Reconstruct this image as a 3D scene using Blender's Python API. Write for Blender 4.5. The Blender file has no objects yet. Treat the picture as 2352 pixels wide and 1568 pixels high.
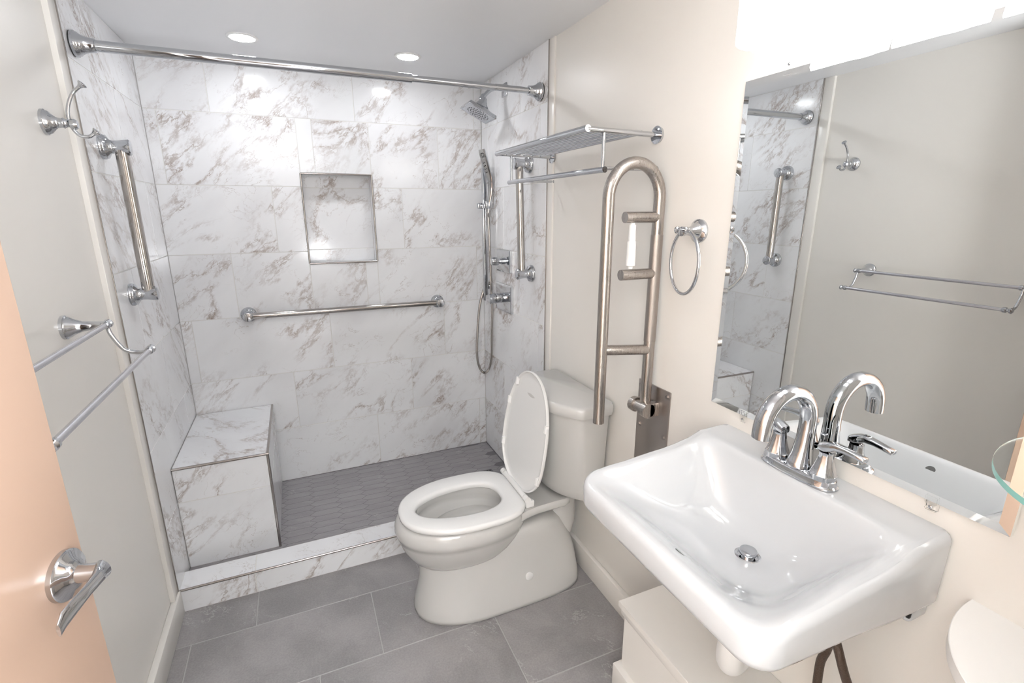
import bpy, bmesh, math, random
from mathutils import Vector, Matrix, noise
V = Vector
PI = math.pi
C = bpy.context.scene.collection
rnd = random.Random(7)

# ------------------------------------------------------------------ dimensions
W = 1.515          # tile face to tile face
XL = -0.016        # painted left wall
XR = 1.524         # painted right wall
H = 2.11           # ceiling
ZS = 0.0576        # shower pan level
PIT = 0.3065       # tile course pitch
YT = -0.775        # front edge of the wall tile
YR = -2.74         # rear wall


# ------------------------------------------------------------------ materials
def new_mat(name):
    m = bpy.data.materials.new(name)
    m.use_nodes = True
    nt = m.node_tree
    b = nt.nodes['Principled BSDF']
    return m, nt, b


def simple(name, col, rough=0.5, metal=0.0, coat=0.0, spec=0.5, bump=None, noise_var=0.0, nscale=8.0):
    m, nt, b = new_mat(name)
    b.inputs['Base Color'].default_value = (*col, 1)
    b.inputs['Roughness'].default_value = rough
    b.inputs['Metallic'].default_value = metal
    b.inputs['Specular IOR Level'].default_value = spec
    if coat:
        b.inputs['Coat Weight'].default_value = coat
        b.inputs['Coat Roughness'].default_value = 0.03
    tc = nt.nodes.new('ShaderNodeTexCoord')
    if noise_var:
        n = nt.nodes.new('ShaderNodeTexNoise')
        n.inputs['Scale'].default_value = nscale
        n.inputs['Detail'].default_value = 5
        nt.links.new(tc.outputs['Object'], n.inputs['Vector'])
        mp = nt.nodes.new('ShaderNodeMapRange')
        mp.inputs['To Min'].default_value = 1 - noise_var
        mp.inputs['To Max'].default_value = 1 + noise_var
        nt.links.new(n.outputs['Fac'], mp.inputs['Value'])
        mx = nt.nodes.new('ShaderNodeVectorMath')
        mx.operation = 'SCALE'
        mx.inputs[0].default_value = col
        nt.links.new(mp.outputs['Result'], mx.inputs['Scale'])
        nt.links.new(mx.outputs[0], b.inputs['Base Color'])
    if bump:
        n = nt.nodes.new('ShaderNodeTexNoise')
        n.inputs['Scale'].default_value = bump[0]
        n.inputs['Detail'].default_value = 4
        nt.links.new(tc.outputs['Object'], n.inputs['Vector'])
        bp = nt.nodes.new('ShaderNodeBump')
        bp.inputs['Strength'].default_value = bump[1]
        bp.inputs['Distance'].default_value = bump[2]
        nt.links.new(n.outputs['Fac'], bp.inputs['Height'])
        nt.links.new(bp.outputs['Normal'], b.inputs['Normal'])
    return m


def marble_mat():
    m, nt, b = new_mat('marble_tile')
    L = nt.links.new
    uv = nt.nodes.new('ShaderNodeUVMap')
    uv.uv_map = 'tile'

    def node(t, **k):
        n = nt.nodes.new(t)
        for a, v in k.items():
            setattr(n, a, v)
        return n

    def mapping(rot, sc, src):
        n0 = node('ShaderNodeMapping')
        n0.inputs['Rotation'].default_value = (0, 0, rot)
        L(src, n0.inputs['Vector'])
        n = node('ShaderNodeMapping')
        n.inputs['Scale'].default_value = sc
        L(n0.outputs[0], n.inputs['Vector'])
        return n.outputs[0]

    def noi(src, scale, detail, rough, dist=0.0):
        n = node('ShaderNodeTexNoise')
        n.inputs['Scale'].default_value = scale
        n.inputs['Detail'].default_value = detail
        n.inputs['Roughness'].default_value = rough
        n.inputs['Distortion'].default_value = dist
        L(src, n.inputs['Vector'])
        return n.outputs['Fac']

    def math_(op, a, bb=None, clamp=False):
        n = node('ShaderNodeMath', operation=op, use_clamp=clamp)
        for i, v in enumerate((a, bb)):
            if v is None:
                continue
            if isinstance(v, (int, float)):
                n.inputs[i].default_value = v
            else:
                L(v, n.inputs[i])
        return n.outputs[0]

    def mr(src, a, bb, c, d, smooth=True):
        n = node('ShaderNodeMapRange')
        n.interpolation_type = 'SMOOTHSTEP' if smooth else 'LINEAR'
        for k, v in zip(('From Min', 'From Max', 'To Min', 'To Max'), (a, bb, c, d)):
            n.inputs[k].default_value = v
        L(src, n.inputs['Value'])
        return n.outputs[0]

    ax = mapping(-0.80, (1.0, 2.1, 1), uv.outputs[0])
    f1 = noi(ax, 2.1, 9, 0.58, 0.5)
    r1 = math_('ABSOLUTE', math_('SUBTRACT', f1, 0.5))
    vein1 = mr(r1, 0.0, 0.0085, 1, 0)
    halo1 = mr(r1, 0.0, 0.065, 1, 0)
    mask = mr(noi(uv.outputs[0], 2.4, 3, 0.5), 0.40, 0.56, 0, 1)
    ax2 = mapping(-0.5, (1.0, 1.5, 1), uv.outputs[0])
    f2 = noi(ax2, 7.0, 7, 0.6, 0.6)
    r2 = math_('ABSOLUTE', math_('SUBTRACT', f2, 0.5))
    vein2 = mr(r2, 0.0, 0.007, 1, 0)
    mask2 = mr(noi(mapping(0.4, (1, 1, 1), uv.outputs[0]), 4.5, 2, 0.5), 0.46, 0.62, 0, 1)
    fine = noi(ax, 22, 7, 0.72)
    finem = mr(fine, 0.42, 0.62, 0.0, 1.0)
    a = math_('MULTIPLY', math_('MULTIPLY', vein1, mask), 0.85)
    a2 = math_('MULTIPLY', math_('MULTIPLY', halo1, mask), math_('MULTIPLY', finem, 0.8))
    c2 = math_('MULTIPLY', math_('MULTIPLY', vein2, mask2), 0.60)
    tot = math_('MINIMUM', math_('ADD', math_('MAXIMUM', a, a2), c2), 1.0)
    strong = math_('MULTIPLY', tot, mr(noi(uv.outputs[0], 5.0, 2, .5), 0.35, 0.65, 0.55, 1.0))
    base = node('ShaderNodeMixRGB')
    base.inputs[1].default_value = (0.84, 0.845, 0.86, 1)
    base.inputs[2].default_value = (0.74, 0.74, 0.755, 1)
    L(mr(noi(ax, 1.6, 4, .5), 0.4, 0.75, 0, 1), base.inputs[0])
    mix = node('ShaderNodeMixRGB')
    L(strong, mix.inputs[0])
    L(base.outputs[0], mix.inputs[1])
    mix.inputs[2].default_value = (0.31, 0.235, 0.195, 1)
    L(mix.outputs[0], b.inputs['Base Color'])
    b.inputs['Roughness'].default_value = 0.13
    b.inputs['Specular IOR Level'].default_value = 0.5
    return m


def slate_mat(name, c1, c2, veins=0.5, fine_scale=160, rough=0.42, aniso=1.0, dark=0.0):
    m, nt, b = new_mat(name)
    L = nt.links.new
    uv = nt.nodes.new('ShaderNodeUVMap')
    uv.uv_map = 'tile'

    def noi(scale, detail, rough_, dist=0.0, sc=None, rot=0.4):
        src = uv.outputs[0]
        if sc:
            m0 = nt.nodes.new('ShaderNodeMapping')
            m0.inputs['Rotation'].default_value = (0, 0, rot)
            L(src, m0.inputs['Vector'])
            mp = nt.nodes.new('ShaderNodeMapping')
            mp.inputs['Scale'].default_value = sc
            L(m0.outputs[0], mp.inputs['Vector'])
            src = mp.outputs[0]
        n = nt.nodes.new('ShaderNodeTexNoise')
        n.inputs['Scale'].default_value = scale
        n.inputs['Detail'].default_value = detail
        n.inputs['Roughness'].default_value = rough_
        n.inputs['Distortion'].default_value = dist
        L(src, n.inputs['Vector'])
        return n.outputs['Fac']

    def mr(src, a, bb, c, d):
        n = nt.nodes.new('ShaderNodeMapRange')
        n.interpolation_type = 'SMOOTHSTEP'
        for k, v in zip(('From Min', 'From Max', 'To Min', 'To Max'), (a, bb, c, d)):
            n.inputs[k].default_value = v
        L(src, n.inputs['Value'])
        return n.outputs[0]

    def mm(op, a, bb):
        n = nt.nodes.new('ShaderNodeMath')
        n.operation = op
        for i, v in enumerate((a, bb)):
            if isinstance(v, (int, float)):
                n.inputs[i].default_value = v
            else:
                L(v, n.inputs[i])
        return n.outputs[0]

    big = noi(4.0, 6, 0.6, 0.3, (1, aniso, 1), 0.3 if aniso > 1 else 0.9)
    fine = noi(fine_scale, 3, 0.7)
    t = mm('ADD', mm('MULTIPLY', mr(big, 0.3, 0.7, 0, 1), 0.65), mm('MULTIPLY', mr(fine, 0.3, 0.7, 0, 1), 0.35))
    mix = nt.nodes.new('ShaderNodeMixRGB')
    L(t, mix.inputs[0])
    mix.inputs[1].default_value = (*c1, 1)
    mix.inputs[2].default_value = (*c2, 1)
    f = noi(4.2, 9, 0.68, 0.5, (1, 1.8, 1), 0.9)
    r = mm('ABSOLUTE', mm('SUBTRACT', f, 0.5), 0)
    v = mm('MULTIPLY', mr(r, 0, 0.006, 1, 0), mr(noi(5, 2, 0.5), 0.53, 0.66, 0, veins))
    mix2 = nt.nodes.new('ShaderNodeMixRGB')
    L(v, mix2.inputs[0])
    L(mix.outputs[0], mix2.inputs[1])
    mix2.inputs[2].default_value = (0.60, 0.59, 0.59, 1)
    L(mix2.outputs[0], b.inputs['Base Color'])
    b.inputs['Roughness'].default_value = rough
    bp = nt.nodes.new('ShaderNodeBump')
    bp.inputs['Strength'].default_value = 0.15
    bp.inputs['Distance'].default_value = 0.0015
    L(fine, bp.inputs['Height'])
    L(bp.outputs['Normal'], b.inputs['Normal'])
    return m


def brushed_mat(name, col, rough=0.26, axis='Z'):
    m, nt, b = new_mat(name)
    b.inputs['Base Color'].default_value = (*col, 1)
    b.inputs['Metallic'].default_value = 1
    tc = nt.nodes.new('ShaderNodeTexCoord')
    mp = nt.nodes.new('ShaderNodeMapping')
    mp.inputs['Scale'].default_value = {'Z': (60, 60, 1), 'X': (1, 1, 60), 'V': (60, 60, 1)}[axis]
    n = nt.nodes.new('ShaderNodeTexNoise')
    n.inputs['Scale'].default_value = 14
    n.inputs['Detail'].default_value = 4
    nt.links.new(tc.outputs['Object'], mp.inputs['Vector'])
    nt.links.new(mp.outputs[0], n.inputs['Vector'])
    r = nt.nodes.new('ShaderNodeMapRange')
    r.inputs['To Min'].default_value = rough - 0.05
    r.inputs['To Max'].default_value = rough + 0.07
    nt.links.new(n.outputs['Fac'], r.inputs['Value'])
    nt.links.new(r.outputs[0], b.inputs['Roughness'])
    return m


def emit_mat(name, col, strength, base=(0.9, 0.9, 0.9)):
    m, nt, b = new_mat(name)
    b.inputs['Base Color'].default_value = (*base, 1)
    b.inputs['Roughness'].default_value = 0.4
    b.inputs['Emission Color'].default_value = (*col, 1)
    b.inputs['Emission Strength'].default_value = strength
    return m


M = {}
M['marble'] = marble_mat()
M['floor'] = slate_mat('grey_floor_tile', (0.215, 0.207, 0.212), (0.37, 0.355, 0.355), 0.8)
M['pan'] = slate_mat('grey_hexagon_tile', (0.285, 0.272, 0.282), (0.365, 0.352, 0.362), 0.8, 160, 0.38, 5.0)
M['grout_white'] = simple('pale_grout', (0.73, 0.72, 0.70), 0.8, noise_var=0.04)
M['grout_floor'] = simple('light_grout', (0.42, 0.41, 0.41), 0.85, noise_var=0.08)
M['grout_dark'] = simple('grey_grout', (0.20, 0.19, 0.20), 0.85, noise_var=0.08)
M['cream'] = simple('cream_wall_paint', (0.79, 0.765, 0.725), 0.34, bump=(260, 0.05, 0.0006), noise_var=0.01)
M['cream_trim'] = simple('cream_gloss_trim_paint', (0.80, 0.775, 0.735), 0.26, bump=(160, 0.03, 0.0006), noise_var=0.01)
M['ceiling'] = simple('white_ceiling_paint', (0.84, 0.845, 0.86), 0.38, bump=(240, 0.05, 0.0006), noise_var=0.01)
M['chrome'] = simple('polished_chrome', (0.55, 0.565, 0.59), 0.045, 1.0, noise_var=0.01)
M['nickel'] = simple('polished_stainless', (0.48, 0.455, 0.43), 0.09, 1.0, noise_var=0.01)
M['brushed'] = brushed_mat('brushed_stainless', (0.43, 0.398, 0.372), 0.27, 'Z')
M['brushed_plate'] = brushed_mat('brushed_steel_plate', (0.40, 0.365, 0.345), 0.33, 'X')
M['trim_metal'] = simple('polished_tile_trim', (0.42, 0.39, 0.37), 0.2, 1.0, noise_var=0.02)
M['porcelain'] = simple('white_porcelain', (0.58, 0.60, 0.62), 0.10, coat=0.5, noise_var=0.005)
M['china'] = simple('white_vitreous_china', (0.57, 0.565, 0.55), 0.12, coat=0.4, noise_var=0.005)
M['seat'] = simple('white_seat_plastic', (0.78, 0.78, 0.77), 0.18, coat=0.2, noise_var=0.005)
M['plastic'] = simple('white_plastic', (0.86, 0.86, 0.85), 0.3, noise_var=0.01)
M['white_shelf'] = simple('white_laminate', (0.85, 0.845, 0.83), 0.35, noise_var=0.01)
M['door'] = simple('orange_tan_door_paint', (0.55, 0.39, 0.295), 0.30, noise_var=0.02, nscale=5)
M['black'] = simple('black_rubber', (0.02, 0.02, 0.02), 0.5, noise_var=0.05)
M['dark_hole'] = simple('dark_opening', (0.12, 0.12, 0.12), 0.7, noise_var=0.05)
M['hose_brown'] = simple('dark_braided_hose', (0.075, 0.05, 0.036), 0.4, 0.3, bump=(420, 0.8, 0.002), noise_var=0.25, nscale=300)
M['hall'] = simple('hallway_wall_paint', (0.09, 0.07, 0.055), 0.6, noise_var=0.02)
M['mirror'] = simple('mirror_silver', (0.90, 0.915, 0.91), 0.0, 1.0, noise_var=0.0)
M['down'] = emit_mat('downlight_lens', (0.95, 0.97, 1.0), 74)
M['shade'] = emit_mat('glowing_frosted_glass_shade', (1.0, 0.99, 0.975), 3.0)
M['bulb'] = emit_mat('glowing_shade_opening', (1.0, 0.99, 0.975), 5)


def glass_mat(name, col, rough=0.0, ior=1.5):
    m, nt, b = new_mat(name)
    b.inputs['Base Color'].default_value = (*col, 1)
    b.inputs['Transmission Weight'].default_value = 1
    b.inputs['Roughness'].default_value = rough
    b.inputs['IOR'].default_value = ior
    return m


M['glass'] = glass_mat('clear_glass', (0.96, 0.99, 0.98))
M['glass_edge'] = glass_mat('green_glass_edge', (0.35, 0.80, 0.72), 0.25)
M['glass_edge'].node_tree.nodes['Principled BSDF'].inputs['Transmission Weight'].default_value = 0.35
M['clip'] = glass_mat('clear_plastic', (1.0, 1.0, 1.0), 0.0, 1.12)
M['water'] = glass_mat('water', (0.95, 0.98, 0.98), 0.0, 1.33)


# ------------------------------------------------------------------ helpers
def finish(bm, name, mat, parent=None, smooth=40, loc=None):
    if smooth is not None:
        for f in bm.faces:
            f.smooth = True
    me = bpy.data.meshes.new(name)
    bm.to_mesh(me)
    bm.free()
    for mt in (mat if isinstance(mat, (list, tuple)) else [mat]):
        me.materials.append(mt)
    if smooth is not None:
        me.set_sharp_from_angle(angle=math.radians(smooth))
    o = bpy.data.objects.new(name, me)
    C.objects.link(o)
    if parent is not None:
        o.parent = parent
    if loc:
        o.location = loc
    return o


def thing(name, label, cat, loc=(0, 0, 0), group=None):
    o = bpy.data.objects.new(name, None)
    o.empty_display_size = 0.05
    C.objects.link(o)
    o.location = loc
    o['label'] = label
    o['category'] = cat
    if group:
        o['group'] = group
    return o


def child(bm, name, mat, root, smooth=40):
    """bm is in world coordinates; root may sit anywhere (unrotated)."""
    off = V((0, 0, 0))
    r = root
    while r is not None:
        off += r.location
        r = r.parent
    bmesh.ops.translate(bm, verts=bm.verts[:], vec=-off)
    return finish(bm, name, mat, root, smooth)


def tag(o, label, cat, group=None):
    o['label'] = label
    o['category'] = cat
    if group:
        o['group'] = group
    return o


def struct(o):
    o['kind'] = 'structure'
    return o


def BM():
    return bmesh.new()


def box(bm, a, b, bevel=0.0, seg=2):
    a = V(a)
    b = V(b)
    c = (a + b) / 2
    d = V((abs(b.x - a.x), abs(b.y - a.y), abs(b.z - a.z)))
    r = bmesh.ops.create_cube(bm, size=1.0, matrix=Matrix.Translation(c) @ Matrix.Diagonal((*d, 1)))
    if bevel:
        es = set()
        for v in r['verts']:
            es.update(v.link_edges)
        bmesh.ops.bevel(bm, geom=list(es), offset=bevel, segments=seg, profile=0.5, affect='EDGES')
    return bm


def frame(d, up=None):
    d = V(d).normalized()
    if up is None or abs(d.dot(V(up).normalized())) > 0.99:
        up = V((0, 0, 1)) if abs(d.z) < 0.9 else V((1, 0, 0))
    x = V(up).cross(d).normalized()
    y = d.cross(x)
    return x, y


def bridge(bm, r0, r1, closed=True):
    n = len(r0)
    for i in range(n if closed else n - 1):
        j = (i + 1) % n
        try:
            bm.faces.new((r0[i], r0[j], r1[j], r1[i]))
        except ValueError:
            pass


def loft(bm, rings, cap0=True, cap1=True):
    vs = [[bm.verts.new(p) for p in r] for r in rings]
    for a, b in zip(vs, vs[1:]):
        bridge(bm, a, b)
    if cap0:
        bm.faces.new(list(reversed(vs[0])))
    if cap1:
        bm.faces.new(vs[-1])
    return vs


def circ(c, x, y, r, n):
    return [V(c) + x * (r * math.cos(2 * PI * i / n)) + y * (r * math.sin(2 * PI * i / n)) for i in range(n)]


def lathe(bm, origin, axis, prof, n=32):
    """prof: list of (distance along the axis, radius)"""
    x, y = frame(axis)
    d = V(axis).normalized()
    rings = [circ(V(origin) + d * t, x, y, max(r, 1e-4), n) for t, r in prof]
    loft(bm, rings)
    return bm


def tube(bm, pts, r, n=16, cap=True, ends_round=False):
    pts = [V(p) for p in pts]
    rs = r if isinstance(r, (list, tuple)) else [r] * len(pts)
    tang = []
    for i in range(len(pts)):
        a = pts[max(i - 1, 0)]
        b = pts[min(i + 1, len(pts) - 1)]
        tang.append((b - a).normalized())
    x, y = frame(tang[0])
    rings = []
    for i, p in enumerate(pts):
        if i:
            q = tang[i - 1].rotation_difference(tang[i])
            x = q @ x
            y = q @ y
        rings.append(circ(p, x, y, rs[i], n))
    loft(bm, rings, cap, cap)
    return bm


def spline(ctrl, n=12):
    """Catmull-Rom through the control points"""
    P = [V(p) for p in ctrl]
    P = [P[0] * 2 - P[1]] + P + [P[-1] * 2 - P[-2]]
    out = []
    for i in range(1, len(P) - 2):
        for k in range(n):
            t = k / n
            a, b, c, d = P[i - 1], P[i], P[i + 1], P[i + 2]
            out.append(0.5 * ((2 * b) + (c - a) * t + (2 * a - 5 * b + 4 * c - d) * t * t + (3 * b - a - 3 * c + d) * t ** 3))
    out.append(P[-2])
    return out


def extrude_poly(bm, pts, vec, cap=True):
    a = [bm.verts.new(p) for p in pts]
    b = [bm.verts.new(V(p) + V(vec)) for p in pts]
    bridge(bm, a, b)
    if cap:
        bm.faces.new(list(reversed(a)))
        bm.faces.new(b)
    return a, b


def fix(bm):
    bmesh.ops.recalc_face_normals(bm, faces=bm.faces[:])
    return bm


def lerp(a, b, t):
    return a + (b - a) * t


def interp(tab, x):
    if x <= tab[0][0]:
        return tab[0][1]
    for (a, fa), (b, fb) in zip(tab, tab[1:]):
        if x <= b:
            t = (x - a) / (b - a)
            t = t * t * (3 - 2 * t)
            return lerp(fa, fb, t)
    return tab[-1][1]


# ---- tiled surfaces: each tile is a bevelled quad with its own stretch of pattern
def tiles(rects, O, U, Vv, N, gap=0.0024, ch=0.0009, rise=0.0012, mat=None, name='tile', parent=None, flips=True,
          grout=None, seed=1):
    """rects: (u0,u1,v0,v1) ; O origin, U, V in-plane axes, N outward normal. Tile face lies on the plane."""
    rr = random.Random(seed)
    bm = BM()
    uvl = bm.loops.layers.uv.new('tile')
    O, U, Vv, N = V(O), V(U), V(Vv), V(N)
    for (u0, u1, v0, v1) in rects:
        g = gap / 2
        ou, ov = rr.uniform(0, 40), rr.uniform(0, 40)
        fl = rr.choice((-1, 1)) if flips else 1
        o = [(u0 + g, v0 + g), (u1 - g, v0 + g), (u1 - g, v1 - g), (u0 + g, v1 - g)]
        c = ch
        i = [(u0 + g + c, v0 + g + c), (u1 - g - c, v0 + g + c), (u1 - g - c, v1 - g - c), (u0 + g + c, v1 - g - c)]
        lo = [bm.verts.new(O + U * a + Vv * b - N * rise) for a, b in o]
        hi = [bm.verts.new(O + U * a + Vv * b) for a, b in i]
        fs = [(hi, i)]
        faces = [(bm.faces.new(hi), i)]
        for k in range(4):
            j = (k + 1) % 4
            faces.append((bm.faces.new((lo[k], lo[j], hi[j], hi[k])), [o[k], o[j], i[j], i[k]]))
        for f, cc in faces:
            for l, (a, b) in zip(f.loops, cc):
                l[uvl].uv = (ou + fl * a, ov + fl * b)
            f.material_index = 0
    # grout sheet just below
    us = [r[0] for r in rects] + [r[1] for r in rects]
    if grout is not None:
        for (u0, u1, v0, v1) in rects:
            vs = [bm.verts.new(O + U * a + Vv * b - N * rise * 0.7) for a, b in ((u0, v0), (u1, v0), (u1, v1), (u0, v1))]
            f = bm.faces.new(vs)
            f.material_index = 1
    if U.cross(Vv).dot(N) < 0:
        bmesh.ops.reverse_faces(bm, faces=bm.faces[:])
    return finish(bm, name, [mat, grout] if grout else [mat], parent, None)


def course_rects(u0, u1, vlist, joints, hole=None):
    out = []
    for k in range(len(vlist) - 1):
        v0, v1 = vlist[k], vlist[k + 1]
        xs = [u0] + sorted(j for j in joints[k] if u0 + 0.004 < j < u1 - 0.004) + [u1]
        for a, b in zip(xs, xs[1:]):
            if hole:
                h0, h1, g0, g1 = hole
                if a < h1 and b > h0 and v0 < g1 and v1 > g0:
                    # split around the opening
                    if a < h0:
                        out.append((a, h0, v0, v1))
                    if b > h1:
                        out.append((h1, b, v0, v1))
                    m0, m1 = max(a, h0), min(b, h1)
                    if v0 < g0:
                        out.append((m0, m1, v0, g0))
                    if v1 > g1:
                        out.append((m0, m1, g1, v1))
                    continue
            out.append((a, b, v0, v1))
    return out


# ------------------------------------------------------------------ setting
T3 = 0.6125
base_j = {0: 0.248, 1: 0.456, 2: 0.046}
cyc = [0, 1, 2, 0, 1, 2, 0]
vz = [ZS] + [0.3569 + PIT * j for j in range(6)] + [H]
jb = [[base_j[c] + T3 * k for k in range(-1, 4)] for c in cyc]
NI = (0.590, 0.921, 1.215, 1.645)       # niche opening u0,u1,z0,z1

bm = BM()
# back wall slab with the recess cut out of it
for a, b in (((-0.1, 0.012, -0.05), (NI[0], 0.12, H)), ((NI[1], 0.012, -0.05), (1.62, 0.12, H)),
             ((NI[0], 0.012, -0.05), (NI[1], 0.12, NI[2])), ((NI[0], 0.012, NI[3]), (NI[1], 0.12, H)),
             ((NI[0], 0.10, NI[2]), (NI[1], 0.12, NI[3]))):
    box(bm, a, b)
wall_back = struct(finish(bm, 'wall_back', M['grout_white'], None, None))
tiles(course_rects(0, W, vz, jb, NI), (0, 0, 0), (1, 0, 0), (0, 0, 1), (0, -1, 0), mat=M['marble'], name='wall_tile',
      parent=wall_back, grout=M['grout_white'], seed=11, rise=0.002)
# recess lining
nd = 0.088
bm_n = None
n_back = course_rects(NI[0], NI[1], [NI[2], 1.278, 1.583, NI[3]], [[], [], []])
niche = tiles(n_back, (0, nd, 0), (1, 0, 0), (0, 0, 1), (0, -1, 0), mat=M['marble'], name='niche_lining',
              parent=wall_back, grout=M['grout_white'], seed=19)
for nm, O_, U_, V_, N_, uu, vv in (
        ('niche_lining', (NI[0] + 0.001, 0, 0), (0, 1, 0), (0, 0, 1), (1, 0, 0), (0, nd), (NI[2], NI[3])),
        ('niche_lining', (NI[1] - 0.001, 0, 0), (0, 1, 0), (0, 0, 1), (-1, 0, 0), (0, nd), (NI[2], NI[3])),
        ('niche_lining', (0, 0, NI[2] + 0.001), (1, 0, 0), (0, 1, 0), (0, 0, 1), (NI[0], NI[1]), (0, nd)),
        ('niche_lining', (0, 0, NI[3] - 0.001), (1, 0, 0), (0, 1, 0), (0, 0, -1), (NI[0], NI[1]), (0, nd))):
    tiles([(uu[0], uu[1], vv[0], vv[1])], O_, U_, V_, N_, mat=M['marble'], name=nm, parent=wall_back,
          grout=M['grout_white'], seed=len(nm) + int(uu[1] * 100))


def trim_bar(bm, a, b, w=0.007, up=(0, 0, 1)):
    """slim quarter-round metal edging from a to b"""
    x, y = frame(V(b) - V(a), up)
    tube(bm, [a, b], w / 2, 10)


bm = BM()
q = 0.004
cs = [V((NI[0], -0.001, NI[2])), V((NI[1], -0.001, NI[2])), V((NI[1], -0.001, NI[3])), V((NI[0], -0.001, NI[3]))]
for k in range(4):
    tube(bm, [cs[k], cs[(k + 1) % 4]], 0.0045, 10)
finish(bm, 'niche_edging', M['trim_metal'], wall_back, 40)

# left wall : painted part, furred strip carrying the tile, baseboard
bm = BM()
box(bm, (-0.12, 0.0, -0.05), (-0.002, YT, H))
box(bm, (-0.12, YT, -0.05), (XL, -5.3, H))
wall_left = struct(finish(bm, 'wall_left', M['cream'], None, None))
bm = BM()
box(bm, (XL - 0.01, YT, 0.1), (-0.0015, -0.829, H), 0.002, 2)
finish(bm, 'furring_strip', M['cream_trim'], wall_left, 40)
vl = [ZS] + vz[1:]
jl = [[0.17 + 0.204 * c + T3 * k for k in range(-1, 3)] for c in (2, 0, 1, 2, 0, 1, 2)]
tiles(course_rects(0, -YT - 0.004, vz, jl), (0.0, 0, 0), (0, -1, 0), (0, 0, 1), (1, 0, 0), mat=M['marble'], name='wall_tile',
      parent=wall_left, grout=M['grout_white'], seed=23, rise=0.0018)
bm = BM()
box(bm, (-0.006, YT + 0.002, 0.088), (0.0015, YT - 0.003, H), 0.0008, 1)
finish(bm, 'edge_trim', M['trim_metal'], wall_left, 40)

bm = BM()
box(bm, (XR + 0.0, YT, -0.05), (XR + 0.12, -5.3, H))
box(bm, (W + 0.002, 0.0, -0.05), (XR + 0.12, YT, H))
wall_right = struct(finish(bm, 'wall_right', M['cream'], None, None))
bm = BM()
box(bm, (W + 0.0015, YT, 0.1), (XR + 0.01, -0.82, H), 0.002, 2)
finish(bm, 'furring_strip', M['cream_trim'], wall_right, 40)
jr = [[0.30 + 0.204 * c + T3 * k for k in range(-1, 3)] for c in (1, 0, 2, 1, 0, 2, 1)]
tiles(course_rects(0, -YT - 0.004, vz, jr), (W, 0, 0), (0, -1, 0), (0, 0, 1), (-1, 0, 0), mat=M['marble'], name='wall_tile',
      parent=wall_right, grout=M['grout_white'], seed=31, rise=0.0018)
bm = BM()
box(bm, (W - 0.0015, YT + 0.002, 0.088), (W + 0.006, YT - 0.003, H), 0.0008, 1)
finish(bm, 'edge_trim', M['trim_metal'], wall_right, 40)

# ceiling
bm = BM()
DL = [(0.428, -0.337), (1.058, -0.345)]
box(bm, (-0.12, 0.12, H), (1.65, -5.3, H + 0.1))
ceiling = struct(finish(bm, 'ceiling', M['ceiling'], None, None))

# main floor tiles 24 x 12 running along x
rows = []
y1 = -0.9483
fl = []
rowdef = [(-0.9483 + PIT, 0.3535), (-0.9483, 0.052), (-0.9483 - PIT, 0.460), (-0.9483 - 2 * PIT, 0.256),
          (-0.9483 - 3 * PIT, 0.052), (-0.9483 - 4 * PIT, 0.46), (-0.9483 - 5 * PIT, 0.256), (-0.9483 - 6 * PIT, 0.052)]
rowdef[0] = (rowdef[0][0], 0.256)
for y, j0 in rowdef:
    ytop, ybot = y, y - PIT
    ytop = min(ytop, -0.66)
    xs = [XL - 0.0] + [j for j in (j0 + T3 * k for k in range(-1, 4)) if XL + .01 < j < XR - .01] + [XR]
    for a, b in zip(xs, xs[1:]):
        fl.append((a, b, ybot, ytop))
floor = tiles(fl, (0, 0, 0), (1, 0, 0), (0, 1, 0), (0, 0, 1), gap=0.003, mat=M['floor'], name='floor', grout=M['grout_floor'],
              seed=5, rise=0.0012)
struct(floor)
bm = BM()
box(bm, (-0.12, 0.1, -0.08), (1.65, -5.3, -0.004))
finish(bm, 'subfloor', M['grout_floor'], floor, None)

# shower pan: slim hexagon tiles
bm = BM()
uvl = bm.loops.layers.uv.new('tile')
HL, HW, g = 0.150, 0.047, 0.0022
tip = 0.027
rr = random.Random(3)
x0, x1, ya, yb = 0.0, W, -0.672, 0.0
pitch_x = HL
py = HW
k = 0
fcs = []
yy = ya - 0.05
row = 0
while yy < yb + 0.06:
    xx = -0.2 + (pitch_x - tip) * 0.0 + (0 if row % 2 == 0 else (HL - tip))
    while xx < x1 + 0.2:
        hx, hy = HL / 2 - g / 2, HW / 2 - g / 2
        pts = [(-hx, 0), (-hx + tip, -hy), (hx - tip, -hy), (hx, 0), (hx - tip, hy), (-hx + tip, hy)]
        ou, ov = rr.uniform(0, 30), rr.uniform(0, 30)
        vs = [bm.verts.new((xx + a, yy + b, ZS)) for a, b in pts]
        f = bm.faces.new(vs)
        for l, (a, b) in zip(f.loops, pts):
            l[uvl].uv = (ou + a, ov + b)
        xx += 2 * (HL - tip)
    yy += HW / 2
    row += 1
for co, no in (((x0, 0, 0), (-1, 0, 0)), ((x1, 0, 0), (1, 0, 0)), ((0, ya, 0), (0, -1, 0)), ((0, yb, 0), (0, 1, 0))):
    bmesh.ops.bisect_plane(bm, geom=bm.verts[:] + bm.edges[:] + bm.faces[:], plane_co=co, plane_no=no, clear_outer=True)
for f in bm.faces:
    f.material_index = 0
box(bm, (-0.02, -0.68, -0.0035), (W + 0.02, 0.012, ZS - 0.0008))
for f in bm.faces[-6:]:
    f.material_index = 1
pan = struct(finish(bm, 'floor_shower', [M['pan'], M['grout_dark']], None, None))

# dark joint where pan and tile meet
bm = BM()
box(bm, (0, -0.0015, ZS), (W, -0.0045, ZS + 0.002))
box(bm, (W - 0.0045, -0.67, ZS), (W - 0.0015, 0, ZS + 0.002))
finish(bm, 'sealant_joint', M['grout_dark'], pan, None)

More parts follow.
